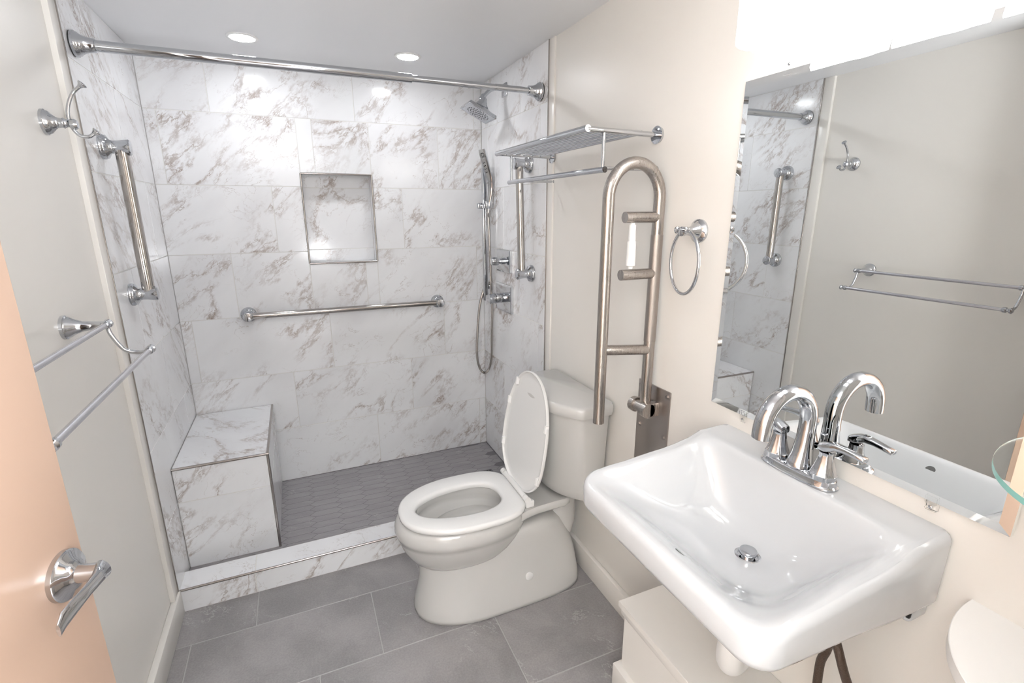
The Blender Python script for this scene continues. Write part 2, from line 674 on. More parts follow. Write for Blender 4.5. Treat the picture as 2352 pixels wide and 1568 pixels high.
# baseboards
def baseboard(name, x, sgn, ya, yb, h=0.10, t=0.018):
    bm = BM()
    box(bm, (x, ya, 0.0), (x + sgn * t, yb, h), 0.003, 2)
    return struct(finish(bm, name, M['cream_trim'], None, 40))


bl = baseboard('baseboard_left', XL, 1, -0.772, -2.66, t=0.022)
br = baseboard('baseboard_right', XR, -1, -0.772, -1.689, t=0.020)
br2 = baseboard('baseboard_rear', XR, -1, -2.44, -2.735, t=0.020)

# rear wall with the doorway, hallway beyond
bm = BM()
box(bm, (0.84, YR, -0.0), (XR, YR - 0.11, H))
box(bm, (XL, YR, 2.05), (0.84, YR - 0.11, H))
wall_rear = struct(finish(bm, 'wall_rear', M['cream'], None, None))
bm = BM()
box(bm, (XL - 0.08, -5.2, -0.0), (XR + 0.1, -5.3, H))
struct(finish(bm, 'wall_hallway', M['hall'], None, None))

# ------------------------------------------------------------------ door (open, beside the left wall)
Lx, Ly = 0.212, -1.892
dd = V((0.211, 0.977, 0)).normalized()
nn = V((dd.y, -dd.x, 0))
dw, dt = 0.765, 0.036
DM = Matrix(((dd.x, nn.x, 0, Lx), (dd.y, nn.y, 0, Ly), (0, 0, 1, 0), (0, 0, 0, 1)))
# local door frame: +X towards the latch edge, +Y towards the room, origin at the latch edge on the room face


def dloc(bm):
    bmesh.ops.transform(bm, matrix=DM, verts=bm.verts[:])
    return bm


bm = BM()
box(bm, (-dw, -dt, 0.012), (0, 0, 2.04), 0.0025, 2)
door = struct(finish(dloc(bm), 'door_1', M['door'], None, 40))
bm = BM()
hz = 1.0
bs = 0.0425
lathe(bm, (-bs, 0, hz), (0, 1, 0), [(0, 0.0335), (0.006, 0.0335), (0.009, 0.031), (0.012, 0.022), (0.016, 0.019), (0.019, 0.0125), (0.03, 0.0115), (0.046, 0.0115)], 40)
hd = finish(dloc(bm), 'door_handle', M['chrome'], door, 35)
hd['label'] = 'chrome lever handle'
bm = BM()
# lever : flattened S-curved blade running back towards the hinge
rings = []
ctrl = [(-bs + 0.010, 0.040, hz, 0.010, 0.0070), (-bs + 0.002, 0.045, hz + 0.001, 0.0135, 0.0100), (-bs - 0.018, 0.049, hz + 0.002, 0.0095, 0.0065), (-bs - 0.042, 0.051, hz + 0.003, 0.0085, 0.0046),
        (-bs - 0.066, 0.051, hz + 0.003, 0.0105, 0.0040), (-bs - 0.088, 0.051, hz + 0.002, 0.0115, 0.0034), (-bs - 0.099, 0.052, hz - 0.003, 0.0085, 0.0022)]
for (x, y, z, rz, ry) in ctrl:
    rings.append([V((x, y + ry * math.sin(2 * PI * i / 24), z + rz * math.cos(2 * PI * i / 24))) for i in range(24)])
loft(bm, rings)
fix(bm)
finish(dloc(bm), 'lever', M['chrome'], hd, 50)
bm = BM()
box(bm, (-0.0005, -0.029, hz - 0.028), (0.0012, -0.007, hz + 0.028))
box(bm, (0.0, -0.024, hz - 0.009), (0.009, -0.012, hz + 0.009), 0.002)
finish(dloc(bm), 'latch', M['chrome'], door, 40)
for zz in (0.25, 1.8):
    bm = BM()
    tube(bm, [(-dw - 0.004, 0.003, zz - 0.045), (-dw - 0.004, 0.003, zz + 0.045)], 0.006, 12)
    finish(dloc(bm), 'hinge', M['chrome'], door, 40)

# ------------------------------------------------------------------ shower bench and curb
BX, BY, BZ = 0.337, -0.5809, 0.5038
bench = thing('shower_bench', 'marble-tiled block seat with metal edging in the left shower corner', 'bench', (0.17, -0.29, ZS))
bm = BM()
box(bm, (0.003, -0.004, ZS + 0.001), (BX - 0.003, BY + 0.003, BZ - 0.003))
child(bm, 'bench_core', M['grout_white'], bench, None)
o = tiles([(0.002, BX - 0.002, ZS, 0.3545), (0.002, BX - 0.002, 0.3545, BZ)], (0, BY, 0), (1, 0, 0), (0, 0, 1), (0, -1, 0), mat=M['marble'], name='front_face',
          parent=bench, grout=M['grout_white'], seed=71)
o.location = -bench.location
o = tiles([(0.002, BX, 0.004, -BY)], (0, 0, BZ), (1, 0, 0), (0, -1, 0), (0, 0, 1), mat=M['marble'], name='seat_top',
          parent=bench, grout=M['grout_white'], seed=52)
o.location = -bench.location
o = tiles([(0.004, -BY, ZS, 0.3545), (0.004, -BY, 0.3545, BZ)], (BX, 0, 0), (0, -1, 0), (0, 0, 1), (1, 0, 0), mat=M['marble'], name='side_face',
          parent=bench, grout=M['grout_white'], seed=47)
o.location = -bench.location
for a, b in (((0.002, BY - 0.001, BZ - 0.003), (BX - 0.002, BY - 0.001, BZ - 0.003)), ((BX, -0.003, BZ - 0.003), (BX, BY, BZ - 0.003)),
             ((BX, BY, ZS), (BX, BY, BZ - 0.003))):
    bm = BM()
    tube(bm, [a, b], 0.0055, 12)
    child(bm, 'metal_edging', M['trim_metal'], bench)

CZ, CYI, CYO = 0.0985, -0.6601, -0.7668
curb = thing('shower_curb', 'low marble-tiled curb with metal edge across the shower entrance', 'curb', (W / 2, (CYI + CYO) / 2, 0))
bm = BM()
box(bm, (0.001, CYI + 0.002, 0.0), (W - 0.001, CYO - 0.0 + 0.002, CZ - 0.002))
child(bm, 'curb_core', M['grout_white'], curb, None)
o = tiles([(0, 0.252, 0.0, CZ), (0.252, 0.865, 0.0, CZ), (0.865, W, 0.0, CZ)], (0, CYO, 0), (1, 0, 0), (0, 0, 1), (0, -1, 0), mat=M['marble'], name='front_face',
          parent=curb, grout=M['grout_white'], seed=60)
o.location = -curb.location
o = tiles([(0, 0.254, -CYI, -CYO), (0.254, 0.867, -CYI, -CYO), (0.867, W, -CYI, -CYO)], (0, 0, CZ), (1, 0, 0), (0, -1, 0), (0, 0, 1), mat=M['marble'], name='top_face',
          parent=curb, grout=M['grout_white'], seed=64)
o.location = -curb.location
bm = BM()
tube(bm, [(0.001, CYO - 0.001, CZ - 0.003), (W, CYO - 0.001, CZ - 0.003)], 0.0045, 12)
child(bm, 'metal_edging', M['trim_metal'], curb)

# shower drain
dr = thing('floor_drain', 'small square slotted drain in the grey shower floor near the toilet', 'drain', (1.375, -0.375, ZS))
bm = BM()
box(bm, (1.33, -0.420, ZS), (1.42, -0.330, ZS + 0.0015), 0.0006, 1)
child(bm, 'grate', M['grout_dark'], dr)
bm = BM()
for i in range(5):
    for j in range(5):
        cx, cy = 1.343 + i * 0.016, -0.407 + j * 0.016
        box(bm, (cx - 0.005, cy - 0.005, ZS + 0.0012), (cx + 0.005, cy + 0.005, ZS + 0.0019))
child(bm, 'slots', M['black'], dr, None)

# ------------------------------------------------------------------ recessed ceiling lights
for (x, y), lab in zip(DL, ('round recessed ceiling light above the bench side of the shower', 'round recessed ceiling light nearer the shower head')):
    t = thing('recessed_light', lab, 'light', (x, y, H), 'recessed lights in the shower ceiling')
    bm = BM()
    lathe(bm, (x, y, H), (0, 0, -1), [(0.0, 0.056), (0.003, 0.0555), (0.005, 0.052), (0.0045, 0.045)], 48)
    child(bm, 'trim_ring', M['plastic'], t)
    bm = BM()
    lathe(bm, (x, y, H), (0, 0, -1), [(0.0046, 0.042), (0.0056, 0.0418)], 48)
    child(bm, 'lens', M['down'], t)

# ------------------------------------------------------------------ curtain rod
rod = thing('shower_curtain_rod', 'long chrome rod spanning the shower opening below the ceiling', 'curtain rod', (W / 2, -0.71, 1.937))
ry, rz = -0.71, 1.937
bm = BM()
tube(bm, [(0.03, ry, rz), (0.985, ry, rz)], 0.0155, 24)
child(bm, 'outer_tube', M['chrome'], rod)
bm = BM()
tube(bm, [(0.98, ry, rz), (W - 0.03, ry, rz)], 0.0118, 24)
tube(bm, [(1.315, ry, rz), (1.367, ry, rz)], 0.0127, 24)
child(bm, 'inner_tube', M['chrome'], rod)
for x, s in ((0.0, 1), (W, -1)):
    bm = BM()
    lathe(bm, (x + s * 0.0005, ry, rz), (s, 0, 0), [(0.0, 0.034), (0.004, 0.034)], 36)
    g1 = child(bm, 'rubber_pad', M['black'], rod)
    bm = BM()
    lathe(bm, (x, ry, rz), (s, 0, 0), [(0.004, 0.035), (0.010, 0.0355), (0.014, 0.032), (0.017, 0.0315), (0.020, 0.028), (0.026, 0.0245), (0.036, 0.021), (0.05, 0.019), (0.056, 0.0185), (0.057, 0.014)], 40)
    child(bm, 'flange', M['chrome'], rod)


# ------------------------------------------------------------------ grab bars
def post(bm, o, d, L=0.072, s=1.0):
    lathe(bm, o, d, [(0, 0.0385 * s), (0.008, 0.0385 * s), (0.011, 0.036 * s), (0.015, 0.0355 * s), (0.018, 0.031 * s), (0.024, 0.022 * s), (0.032, 0.0195 * s),
                     (0.046, 0.0205 * s), (L - 0.010, 0.0240 * s), (L - 0.004, 0.0248 * s), (L, 0.022 * s), (L + 0.002, 0.012 * s), (L + 0.003, 0.001)], 40)


def grab_bar(name, label, p0, p1, d, barmat, s=1.0, br_=0.0158, off=0.052):
    t = thing(name, label, 'grab bar', tuple((V(p0) + V(p1)) / 2), 'grab bars on the shower walls')
    d = V(d)
    bm = BM()
    tube(bm, [V(p0) + d * off, V(p1) + d * off], br_, 24)
    child(bm, 'bar', M[barmat], t)
    for p in (p0, p1):
        bm = BM()
        post(bm, p, d, 0.078, s)
        child(bm, 'post', M['chrome'], t)
    return t


grab_bar('grab_bar', 'upright chrome grab bar on the left marble shower wall', (0, -0.632, 1.194), (0, -0.634, 1.667), (1, 0, 0), 'nickel', br_=0.0192)
grab_bar('grab_bar', 'upright chrome grab bar on the right marble shower wall beside the valves', (W, -0.640, 1.191), (W, -0.610, 1.667), (-1, 0, 0), 'nickel', br_=0.017)
grab_bar('grab_bar', 'horizontal chrome grab bar on the back marble shower wall below the niche', (0.289, 0, 0.982), (1.233, 0, 0.980), (0, -1, 0), 'nickel', 0.93, br_=0.0145)

# ------------------------------------------------------------------ shower head
sh = thing('overhead_shower', 'square chrome shower head on an angled arm near the ceiling', 'shower head', (W, -0.333, 2.02))
bm = BM()
box(bm, (W - 0.007, -0.362, 1.990), (W, -0.304, 2.048), 0.003, 2)
child(bm, 'wall_plate', M['chrome'], sh)
bm = BM()
tube(bm, spline([(W, -0.333, 2.019), (W - 0.04, -0.333, 2.022), (W - 0.075, -0.335, 2.012), (W - 0.112, -0.338, 1.98)], 8), 0.0095, 16)
lathe(bm, (W - 0.112, -0.338, 1.98), (-0.62, -0.1, -0.78), [(-0.008, 0.012), (0.0, 0.0135), (0.014, 0.0135), (0.02, 0.010)], 20)
child(bm, 'arm', M['chrome'], sh)
hn = V((-0.43, -0.01, -0.90)).normalized()         # direction of spray
hc = V((1.372, -0.348, 1.905))                     # centre of the face
hu = V((0, 1, 0))
hx = (V((1, 0, 0)) - hn * hn.x).normalized()
hy = hn.cross(hx)


def sq(c, h, r, n=6):
    pts = []
    for (sx, sy, a0) in ((1, 1, 0), (-1, 1, 90), (-1, -1, 180), (1, -1, 270)):
        for k in range(n + 1):
            a = math.radians(a0 + 90 * k / n)
            pts.append(c + hx * (sx * (h - r) + r * math.cos(a)) + hy * (sy * (h - r) + r * math.sin(a)))
    return pts


bm = BM()
loft(bm, [sq(hc - hn * 0.075, 0.014, 0.013), sq(hc - hn * 0.066, 0.0155, 0.012), sq(hc - hn * 0.05, 0.021, 0.012), sq(hc - hn * 0.028, 0.036, 0.010), sq(hc - hn * 0.017, 0.052, 0.006),
          sq(hc - hn * 0.013, 0.068, 0.004), sq(hc, 0.071, 0.003)])
fix(bm)
child(bm, 'head', M['chrome'], sh, 30)
bm = BM()
loft(bm, [sq(hc + hn * 0.0002, 0.064, 0.003), sq(hc + hn * 0.0012, 0.064, 0.003)])
fix(bm)
child(bm, 'spray_face', simple('grey_spray_face', (0.62, 0.65, 0.70), 0.25, 0.6, noise_var=0.01), sh, 30)
bm = BM()
rr = random.Random(9)
for ring_r, cnt in ((0.0, 1), (0.012, 6), (0.024, 12), (0.037, 18), (0.050, 20)):
    for k in range(cnt):
        a = 2 * PI * k / max(cnt, 1) + ring_r * 40
        p = hc + hn * 0.0012 + hx * ring_r * math.cos(a) + hy * ring_r * math.sin(a)
        lathe(bm, p, hn, [(0, 0.0027), (0.0014, 0.0022)], 8)
child(bm, 'nozzles', M['black'], sh, 30)

# ------------------------------------------------------------------ hand shower on slide bar
sb = thing('shower_slide_bar', 'square chrome slide bar with a bracket on the right shower wall', 'slide bar', (W - 0.035, -0.115, 1.34))
bm = BM()
box(bm, (1.471, -0.130, 0.985), (1.493, -0.104, 1.69), 0.003, 2)
child(bm, 'rail', M['chrome'], sb)
for zz in (1.655, 1.06):
    bm = BM()
    box(bm, (1.488, -0.127, zz - 0.011), (W, -0.105, zz + 0.011), 0.002, 2)
    child(bm, 'bracket', M['chrome'], sb)
bm = BM()
box(bm, (1.464, -0.165, 1.482), (1.500, -0.092, 1.508), 0.004, 2)
box(bm, (1.445, -0.122, 1.480), (1.472, -0.100, 1.510), 0.005, 2)
box(bm, (1.470, -0.178, 1.480), (1.492, -0.155, 1.520), 0.004, 2)
child(bm, 'slider', M['chrome'], sb)

hs = thing('hand_shower', 'slim bent chrome hand shower resting in the slide bar holder', 'hand shower', (1.48, -0.168, 1.50))
bm = BM()
path = [((1.483, -0.165, 1.462), 0.0085, 0.0085), ((1.487, -0.168, 1.50), 0.0095, 0.0095), ((1.496, -0.172, 1.56), 0.013, 0.0105), ((1.497, -0.176, 1.60), 0.0145, 0.0115), ((1.492, -0.180, 1.632), 0.016, 0.0115),
        ((1.478, -0.182, 1.67), 0.018, 0.0105), ((1.463, -0.185, 1.715), 0.0195, 0.0100), ((1.450, -0.188, 1.755), 0.0195, 0.009), ((1.446, -0.189, 1.770), 0.018, 0.007)]
rings = []
for i, (p, a, b) in enumerate(path):
    p = V(p)
    t_ = (V(path[min(i + 1, len(path) - 1)][0]) - V(path[max(i - 1, 0)][0])).normalized()
    side = V((0.80, -0.60, 0)).normalized()
    side = (side - t_ * side.dot(t_)).normalized()
    nrm = t_.cross(side)
    rg = []
    for k in range(24):
        an = 2 * PI * k / 24
        ca, sa = math.cos(an), math.sin(an)
        f = 1 / max(abs(ca), abs(sa)) ** 0.6
        rg.append(p + side * (a * ca * f * 0.95) + nrm * (b * sa * f * 0.95))
    rings.append(rg)
loft(bm, rings)
fix(bm)
child(bm, 'handle', M['chrome'], hs, 45)
bm = BM()
fn = V((-0.57, -0.76, -0.28)).normalized()
for (x, y, z, r) in ((1.4535, -0.196, 1.705, .0026), (1.4585, -0.194, 1.690, .0026), (1.464, -0.192, 1.675, .0026), (1.470, -0.190, 1.660, .0026)):
    lathe(bm, V((x, y, z)) + fn * 0.003, fn, [(0, r), (0.0045, r)], 10)
bm2 = BM()
for k in range(12):
    a = 2 * PI * k / 12
    lathe(bm2, V((1.446, -0.197, 1.742)) + V((0.80, -0.60, 0)) * 0.0085 * math.cos(a) + V((-.27, -0.15, 1)) * 0.0095 * math.sin(a) + fn * 0.003, fn, [(0, 0.0016), (0.0045, 0.0016)], 8)
child(bm, 'nozzles', M['black'], hs, 30)
child(bm2, 'nozzle_ring', M['black'], hs, 30)
bm = BM()
hp = spline([(1.483, -0.165, 1.465), (1.487, -0.166, 1.40), (1.492, -0.165, 1.25), (1.499, -0.16, 1.08), (1.503, -0.158, 0.92), (1.502, -0.150, 0.78), (1.502, -0.145, 0.68),
             (1.493, -0.135, 0.598), (1.470, -0.120, 0.560), (1.445, -0.105, 0.582), (1.430, -0.098, 0.66), (1.436, -0.096, 0.80), (1.452, -0.097, 0.95), (1.480, -0.100, 1.05), (1.500, -0.108, 1.075)], 14)
# ribbed metal hose
fine = []
for a, b in zip(hp, hp[1:]):
    for k in range(3):
        fine.append(a.lerp(b, k / 3))
rad = [0.0074 if i % 2 else 0.0066 for i in range(len(fine))]
tube(bm, fine, rad, 12)
lathe(bm, (1.512, -0.112, 1.078), (-1, 0, 0), [(-0.003, 0.019), (0.004, 0.018), (0.006, 0.010), (0.02, 0.010)], 20)
child(bm, 'hose', M['nickel'], hs, 60)


def valve(label, y0, y1, z0, z1, hand):
    t = thing('shower_valve', label, 'shower valve', (W, (y0 + y1) / 2, (z0 + z1) / 2))
    yc, zc = (y0 + y1) / 2, (z0 + z1) / 2
    bm = BM()
    a = [V((W, y, z)) for y, z in ((y0, z0), (y1, z0), (y1, z1), (y0, z1))]
    i1 = 0.006
    b = [V((W - 0.012, y, z)) for y, z in ((y0 - 0, z0), (y1, z0), (y1, z1), (y0, z1))]
    c = [V((W - 0.015, y, z)) for y, z in ((y0 - i1, z0 + i1), (y1 + i1, z0 + i1), (y1 + i1, z1 - i1), (y0 - i1, z1 - i1))]
    loft(bm, [a, b, c])
    fix(bm)
    child(bm, 'escutcheon', M['chrome'], t, 25)
    bm = BM()
    if hand == 'knob':
        lathe(bm, (W - 0.014, yc, zc), (-1, 0, 0), [(0, 0.017), (0.012, 0.017), (0.013, 0.014), (0.028, 0.014)], 28)
        child(bm, 'stem', M['chrome'], t)
        bm = BM()
        rings = []
        for tt, r in ((0.026, 0.017), (0.03, 0.0205), (0.058, 0.019), (0.064, 0.015)):
            rings.append([V((W - 0.014 - tt, yc + r * (1 + 0.05 * math.cos(8 * an)) * math.cos(an), zc + r * (1 + 0.05 * math.cos(8 * an)) * math.sin(an))) for an in (2 * PI * k / 48 for k in range(48))])
        loft(bm, rings)
        fix(bm)
        child(bm, 'knob', M['chrome'], t, 35)
    else:
        lathe(bm, (W - 0.014, yc, zc), (-1, 0, 0), [(0, 0.0255), (0.040, 0.0255), (0.042, 0.024)], 32)
        child(bm, 'stem', M['chrome'], t)
        bm = BM()
        lathe(bm, (W - 0.056, yc, zc), (-1, 0, 0), [(0, 0.022), (0.003, 0.028), (0.034, 0.022), (0.039, 0.023)], 32)
        child(bm, 'knob', M['chrome'], t)
        bm = BM()
        box(bm, (W - 0.092, yc - 0.012, zc - 0.026), (W - 0.066, yc + 0.052, zc + 0.012), 0.006, 3)
        child(bm, 'lever', M['chrome'], t)


valve('smaller upper square chrome shower valve with a fluted knob', -0.239, -0.414, 1.165, 1.276, 'knob')
valve('larger lower square chrome shower valve with a lever handle', -0.220, -0.429, 0.960, 1.102, 'lever')


# ------------------------------------------------------------------ left wall: robe hook, double towel bar
hk = thing('robe_hook', 'chrome double robe hook on the cream left wall', 'hook', (XL, -0.985, 1.685))
hy_, hz_ = -0.985, 1.685
bm = BM()
lathe(bm, (XL, hy_, hz_), (1, 0, 0), [(0, 0.031), (0.006, 0.031), (0.009, 0.028), (0.013, 0.0265), (0.018, 0.020), (0.026, 0.013), (0.036, 0.0115), (0.040, 0.013), (0.044, 0.010), (0.050, 0.0095)], 36)
lathe(bm, (XL + 0.050, hy_, hz_ - 0.002), (1, 0, 0), [(0, 0.008), (0.004, 0.0125), (0.012, 0.0135), (0.018, 0.009), (0.0195, 0.001)], 28)
child(bm, 'wall_flange', M['chrome'], hk)
for nm, cp in (('upper_arm', [(XL + 0.054, hy_, hz_), (XL + 0.052, hy_ - 0.001, hz_ + 0.02), (XL + 0.058, hy_ - 0.001, hz_ + 0.046), (XL + 0.071, hy_, hz_ + 0.072), (XL + 0.090, hy_, hz_ + 0.091)]),
               ('lower_arm', [(XL + 0.055, hy_, hz_), (XL + 0.057, hy_, hz_ - 0.014), (XL + 0.068, hy_, hz_ - 0.028), (XL + 0.086, hy_, hz_ - 0.030), (XL + 0.100, hy_, hz_ - 0.020)])):
    bm = BM()
    sp = spline(cp, 8)
    tube(bm, sp, 0.0043, 14)
    e = sp[-1]
    dv = (sp[-1] - sp[-2]).normalized()
    lathe(bm, e, dv, [(-0.004, 0.005), (0.0, 0.0065), (0.004, 0.0105), (0.007, 0.0105), (0.0085, 0.004)], 20)
    child(bm, nm, M['chrome'], hk)

tb = thing('towel_bar', 'double-rail chrome towel bar on the cream left wall beside the open door', 'towel bar', (XL, -1.45, 1.19))
ty0, ty1 = -1.148, -1.752
for k, y in enumerate((ty0, ty1)):
    s = 1 if k == 0 else -1
    bm = BM()
    lathe(bm, (XL, y, 1.19), (1, 0, 0), [(0, 0.030), (0.007, 0.030), (0.010, 0.0265), (0.014, 0.0255), (0.022, 0.0195), (0.040, 0.0125), (0.075, 0.0095), (0.086, 0.0095), (0.090, 0.006)], 36)
    po = child(bm, 'post', M['chrome'], tb)
    bm = BM()
    sp = spline([(XL + 0.086, y, 1.19), (XL + 0.092, y, 1.16), (XL + 0.112, y, 1.122), (XL + 0.140, y, 1.110), (XL + 0.166, y, 1.113)], 9)
    tube(bm, sp, 0.0052, 14)
    child(bm, 'curved_arm', M['chrome'], tb)
    for (px_, pz_) in ((XL + 0.086, 1.19), (XL + 0.166, 1.114)):
        bm = BM()
        lathe(bm, (px_, y - s * 0.014, pz_), (0, s, 0), [(0, 0.0085), (0.004, 0.0105), (0.012, 0.0105), (0.015, 0.0065), (0.020, 0.0065), (0.023, 0.0105), (0.028, 0.0112), (0.032, 0.007), (0.033, 0.001)], 24)
        child(bm, 'finial', M['chrome'], tb)
satin = simple('satin_aluminium', (0.62, 0.62, 0.65), 0.22, 1.0, noise_var=0.01)
for (px_, pz_) in ((XL + 0.086, 1.19), (XL + 0.166, 1.114)):
    bm = BM()
    tube(bm, [(px_, ty0 - 0.004, pz_), (px_, ty1 + 0.004, pz_)], 0.0069, 20)
    child(bm, 'rail', satin, tb)

# ------------------------------------------------------------------ hotel towel shelf on the right wall
ts = thing('towel_shelf', 'chrome rack of parallel rods with a hanging rail above the toilet', 'towel shelf', (XR, -1.13, 1.675))
SY0, SY1 = -0.812, -1.452
sx0 = 1.283
sz = 1.681
for y in (SY0, SY1):
    bm = BM()
    lathe(bm, (XR, y, sz - 0.004), (-1, 0, 0), [(0, 0.022), (0.006, 0.022), (0.009, 0.0245), (0.011, 0.010)], 36)
    child(bm, 'wall_flange', M['chrome'], ts)
    bm = BM()
    tube(bm, [(XR, y, sz - 0.004), (sx0, y, sz - 0.001)], 0.0075, 20)
    child(bm, 'side_arm', M['chrome'], ts)
    bm = BM()
    tube(bm, [(1.338, y, sz - 0.004), (1.338, y, sz - 0.100)], 0.0048, 14)
    child(bm, 'drop_rod', M['chrome'], ts)
    bm = BM()
    tube(bm, [(1.338, y, sz - 0.100), (XR, y, sz - 0.098)], 0.0048, 14)
    lathe(bm, (XR, y, sz - 0.098), (-1, 0, 0), [(0, 0.010), (0.005, 0.010), (0.007, 0.006)], 20)
    child(bm, 'lower_arm', M['chrome'], ts)
bm = BM()
tube(bm, [(sx0, SY0 + 0.012, sz), (sx0, SY1 - 0.006, sz)], 0.0092, 22)
child(bm, 'front_rail', M['chrome'], ts)
for k in range(5):
    x = sx0 + 0.036 * (k + 1)
    bm = BM()
    tube(bm, [(x, SY0, sz - 0.001), (x, SY1, sz - 0.001)], 0.0062, 16)
    child(bm, 'slat_rod', M['chrome'], ts)
bm = BM()
tube(bm, [(1.336, SY0 + 0.018, sz - 0.104), (1.336, SY1 - 0.014, sz - 0.104)], 0.0085, 20)
child(bm, 'hanging_rail', M['chrome'], ts)

# ------------------------------------------------------------------ flip-up support rail
fb = thing('flip_up_grab_rail', 'tall brushed stainless folding support rail standing upright beside the toilet', 'grab rail', (XR, -1.52, 0.88))
yb_ = -1.520
bm = BM()
box(bm, (XR - 0.005, -1.443, 0.62), (XR, -1.594, 0.937), 0.0022, 2)
plate = child(bm, 'wall_plate', M['brushed_plate'], fb)
for (y, z) in ((-1.582, 0.920), (-1.458, 0.920), (-1.461, 0.785), (-1.580, 0.785), (-1.461, 0.66), (-1.580, 0.66)):
    bm = BM()
    lathe(bm, (XR - 0.005, y, z), (-1, 0, 0), [(0, 0.0085), (0.0015, 0.0085), (0.0018, 0.0055), (0.006, 0.0055)], 6)
    child(bm, 'bolt', M['brushed_plate'], plate, 20)
TR = 0.0165
xr_, xl_ = 1.487, 1.316
zt = 1.500
rad_ = (xr_ - xl_) / 2
arc = [(xr_, yb_, 0.885), (xr_, yb_, 1.2)]
for k in range(25):
    a = PI * k / 24
    arc.append(((xr_ + xl_) / 2 + rad_ * math.cos(a), yb_, zt + rad_ * 1.08 * math.sin(a)))
arc += [(xl_, yb_, 1.2), (xl_, yb_, 0.848)]
bm = BM()
tube(bm, arc, TR, 28)
child(bm, 'loop_tube', M['brushed'], fb)
bm = BM()
tube(bm, [(xr_, yb_, 1.085), (xr_, yb_, 1.40)], TR + 0.0009, 28)
kg = child(bm, 'knurled_grip', simple('peened_steel_grip', (0.38, 0.345, 0.32), 0.34, 1.0, bump=(900, 0.6, 0.001), noise_var=0.05), fb)
for z, xe in ((1.449, 1.372), (1.290, 1.368)):
    bm = BM()
    tube(bm, [(xr_ - 0.003, yb_, z), (xe, yb_, z)], TR * 0.93, 24)
    child(bm, 'rung', M['brushed'], fb)
bm = BM()
tube(bm, [(xr_, yb_, 1.058), (xl_, yb_, 1.075)], TR * 0.93, 24)
child(bm, 'rung', M['brushed'], fb)
bm = BM()
# hinge: knuckle block against the plate, cross tube with end cap
lathe(bm, (xr_ - 0.008, yb_ - 0.030, 0.868), (0, 1, 0), [(0, 0.0235), (0.024, 0.0235), (0.025, 0.0175), (0.060, 0.0175), (0.061, 0.0235), (0.078, 0.0235), (0.080, 0.022)], 32)
box(bm, (xr_ - 0.005, yb_ - 0.030, 0.845), (XR - 0.004, yb_ - 0.004, 0.891), 0.004, 2)
box(bm, (xr_ - 0.005, yb_ + 0.032, 0.847), (XR - 0.004, yb_ + 0.047, 0.889), 0.004, 2)
child(bm, 'hinge', M['brushed'], fb, 35)
rp = thing('paper_roller', 'white plastic toilet paper spindle held between the rungs of the folding rail', 'paper holder', (1.40, yb_, 1.37))
bm = BM()
lathe(bm, (1.400, yb_, 1.434), (0, 0, -1), [(0, 0.006), (0.004, 0.0065), (0.006, 0.0095), (0.050, 0.0105), (0.052, 0.0125), (0.118, 0.0135), (0.120, 0.0075), (0.128, 0.006)], 28)
child(bm, 'spindle', M['plastic'], rp)

# ------------------------------------------------------------------ towel ring
tr = thing('towel_ring', 'chrome towel ring on the cream right wall left of the mirror', 'towel ring', (XR, -1.645, 1.414))
bm = BM()
lathe(bm, (XR, -1.645, 1.414), (-1, 0, 0), [(0, 0.031), (0.006, 0.031), (0.009, 0.028), (0.013, 0.022), (0.018, 0.021), (0.028, 0.013), (0.042, 0.0105), (0.048, 0.0105), (0.052, 0.008), (0.054, 0.0125), (0.062, 0.0125), (0.066, 0.008), (0.067, 0.001)], 36)
lathe(bm, (XR - 0.060, -1.667, 1.417), (0, 1, 0), [(0, 0.004), (0.003, 0.0095), (0.008, 0.0095), (0.010, 0.0065), (0.034, 0.0065), (0.036, 0.0095), (0.041, 0.0095), (0.044, 0.004)], 24)
child(bm, 'post', M['chrome'], tr)
bm = BM()
rc = V((XR - 0.062, -1.664, 1.335))
pts = []
RR = 0.082
n_ = 72
dirh = V((0.30, 0.95, 0)).normalized()
x_, y_ = dirh, V((0, 0, 1))
nrm_ = x_.cross(y_)
rings = []
for k in range(n_):
    a = 2 * PI * k / n_
    rad_dir = x_ * math.cos(a) + y_ * math.sin(a)
    c = rc + rad_dir * RR
    rings.append([c + rad_dir * (0.0045 * math.cos(2 * PI * j / 12)) + nrm_ * (0.0045 * math.sin(2 * PI * j / 12)) for j in range(12)])
vs = [[bm.verts.new(p) for p in r] for r in rings]
for i in range(n_):
    bridge(bm, vs[i], vs[(i + 1) % n_])
fix(bm)
child(bm, 'ring', M['chrome'], tr)

# ------------------------------------------------------------------ mirror
MY0, MY1, MZ0, MZ1 = -1.751, -2.376, 0.969, 1.752
mr_ = thing('wall_mirror', 'large rectangular mirror on the right wall above the sink', 'mirror', (XR, (MY0 + MY1) / 2, (MZ0 + MZ1) / 2))
XM = XR - 0.007
TILT = 0.0110      # the near edge stands a few millimetres further off the wall
xt = lambda x, y: x - TILT * (MY0 - y)
bv = 0.016
bm = BM()
back = [V((XR - 0.001, y, z)) for y, z in ((MY0, MZ0), (MY1, MZ0), (MY1, MZ1), (MY0, MZ1))]
edge = [V((xt(XM + 0.002, y), y, z)) for y, z in ((MY0, MZ0), (MY1, MZ0), (MY1, MZ1), (MY0, MZ1))]
inn = [V((xt(XM, y), y, z)) for y, z in ((MY0 - bv, MZ0 + bv), (MY1 + bv, MZ0 + bv), (MY1 + bv, MZ1 - bv), (MY0 - bv, MZ1 - bv))]
loft(bm, [back, edge, inn])
fix(bm)
child(bm, 'glass', M['mirror'], mr_, None)
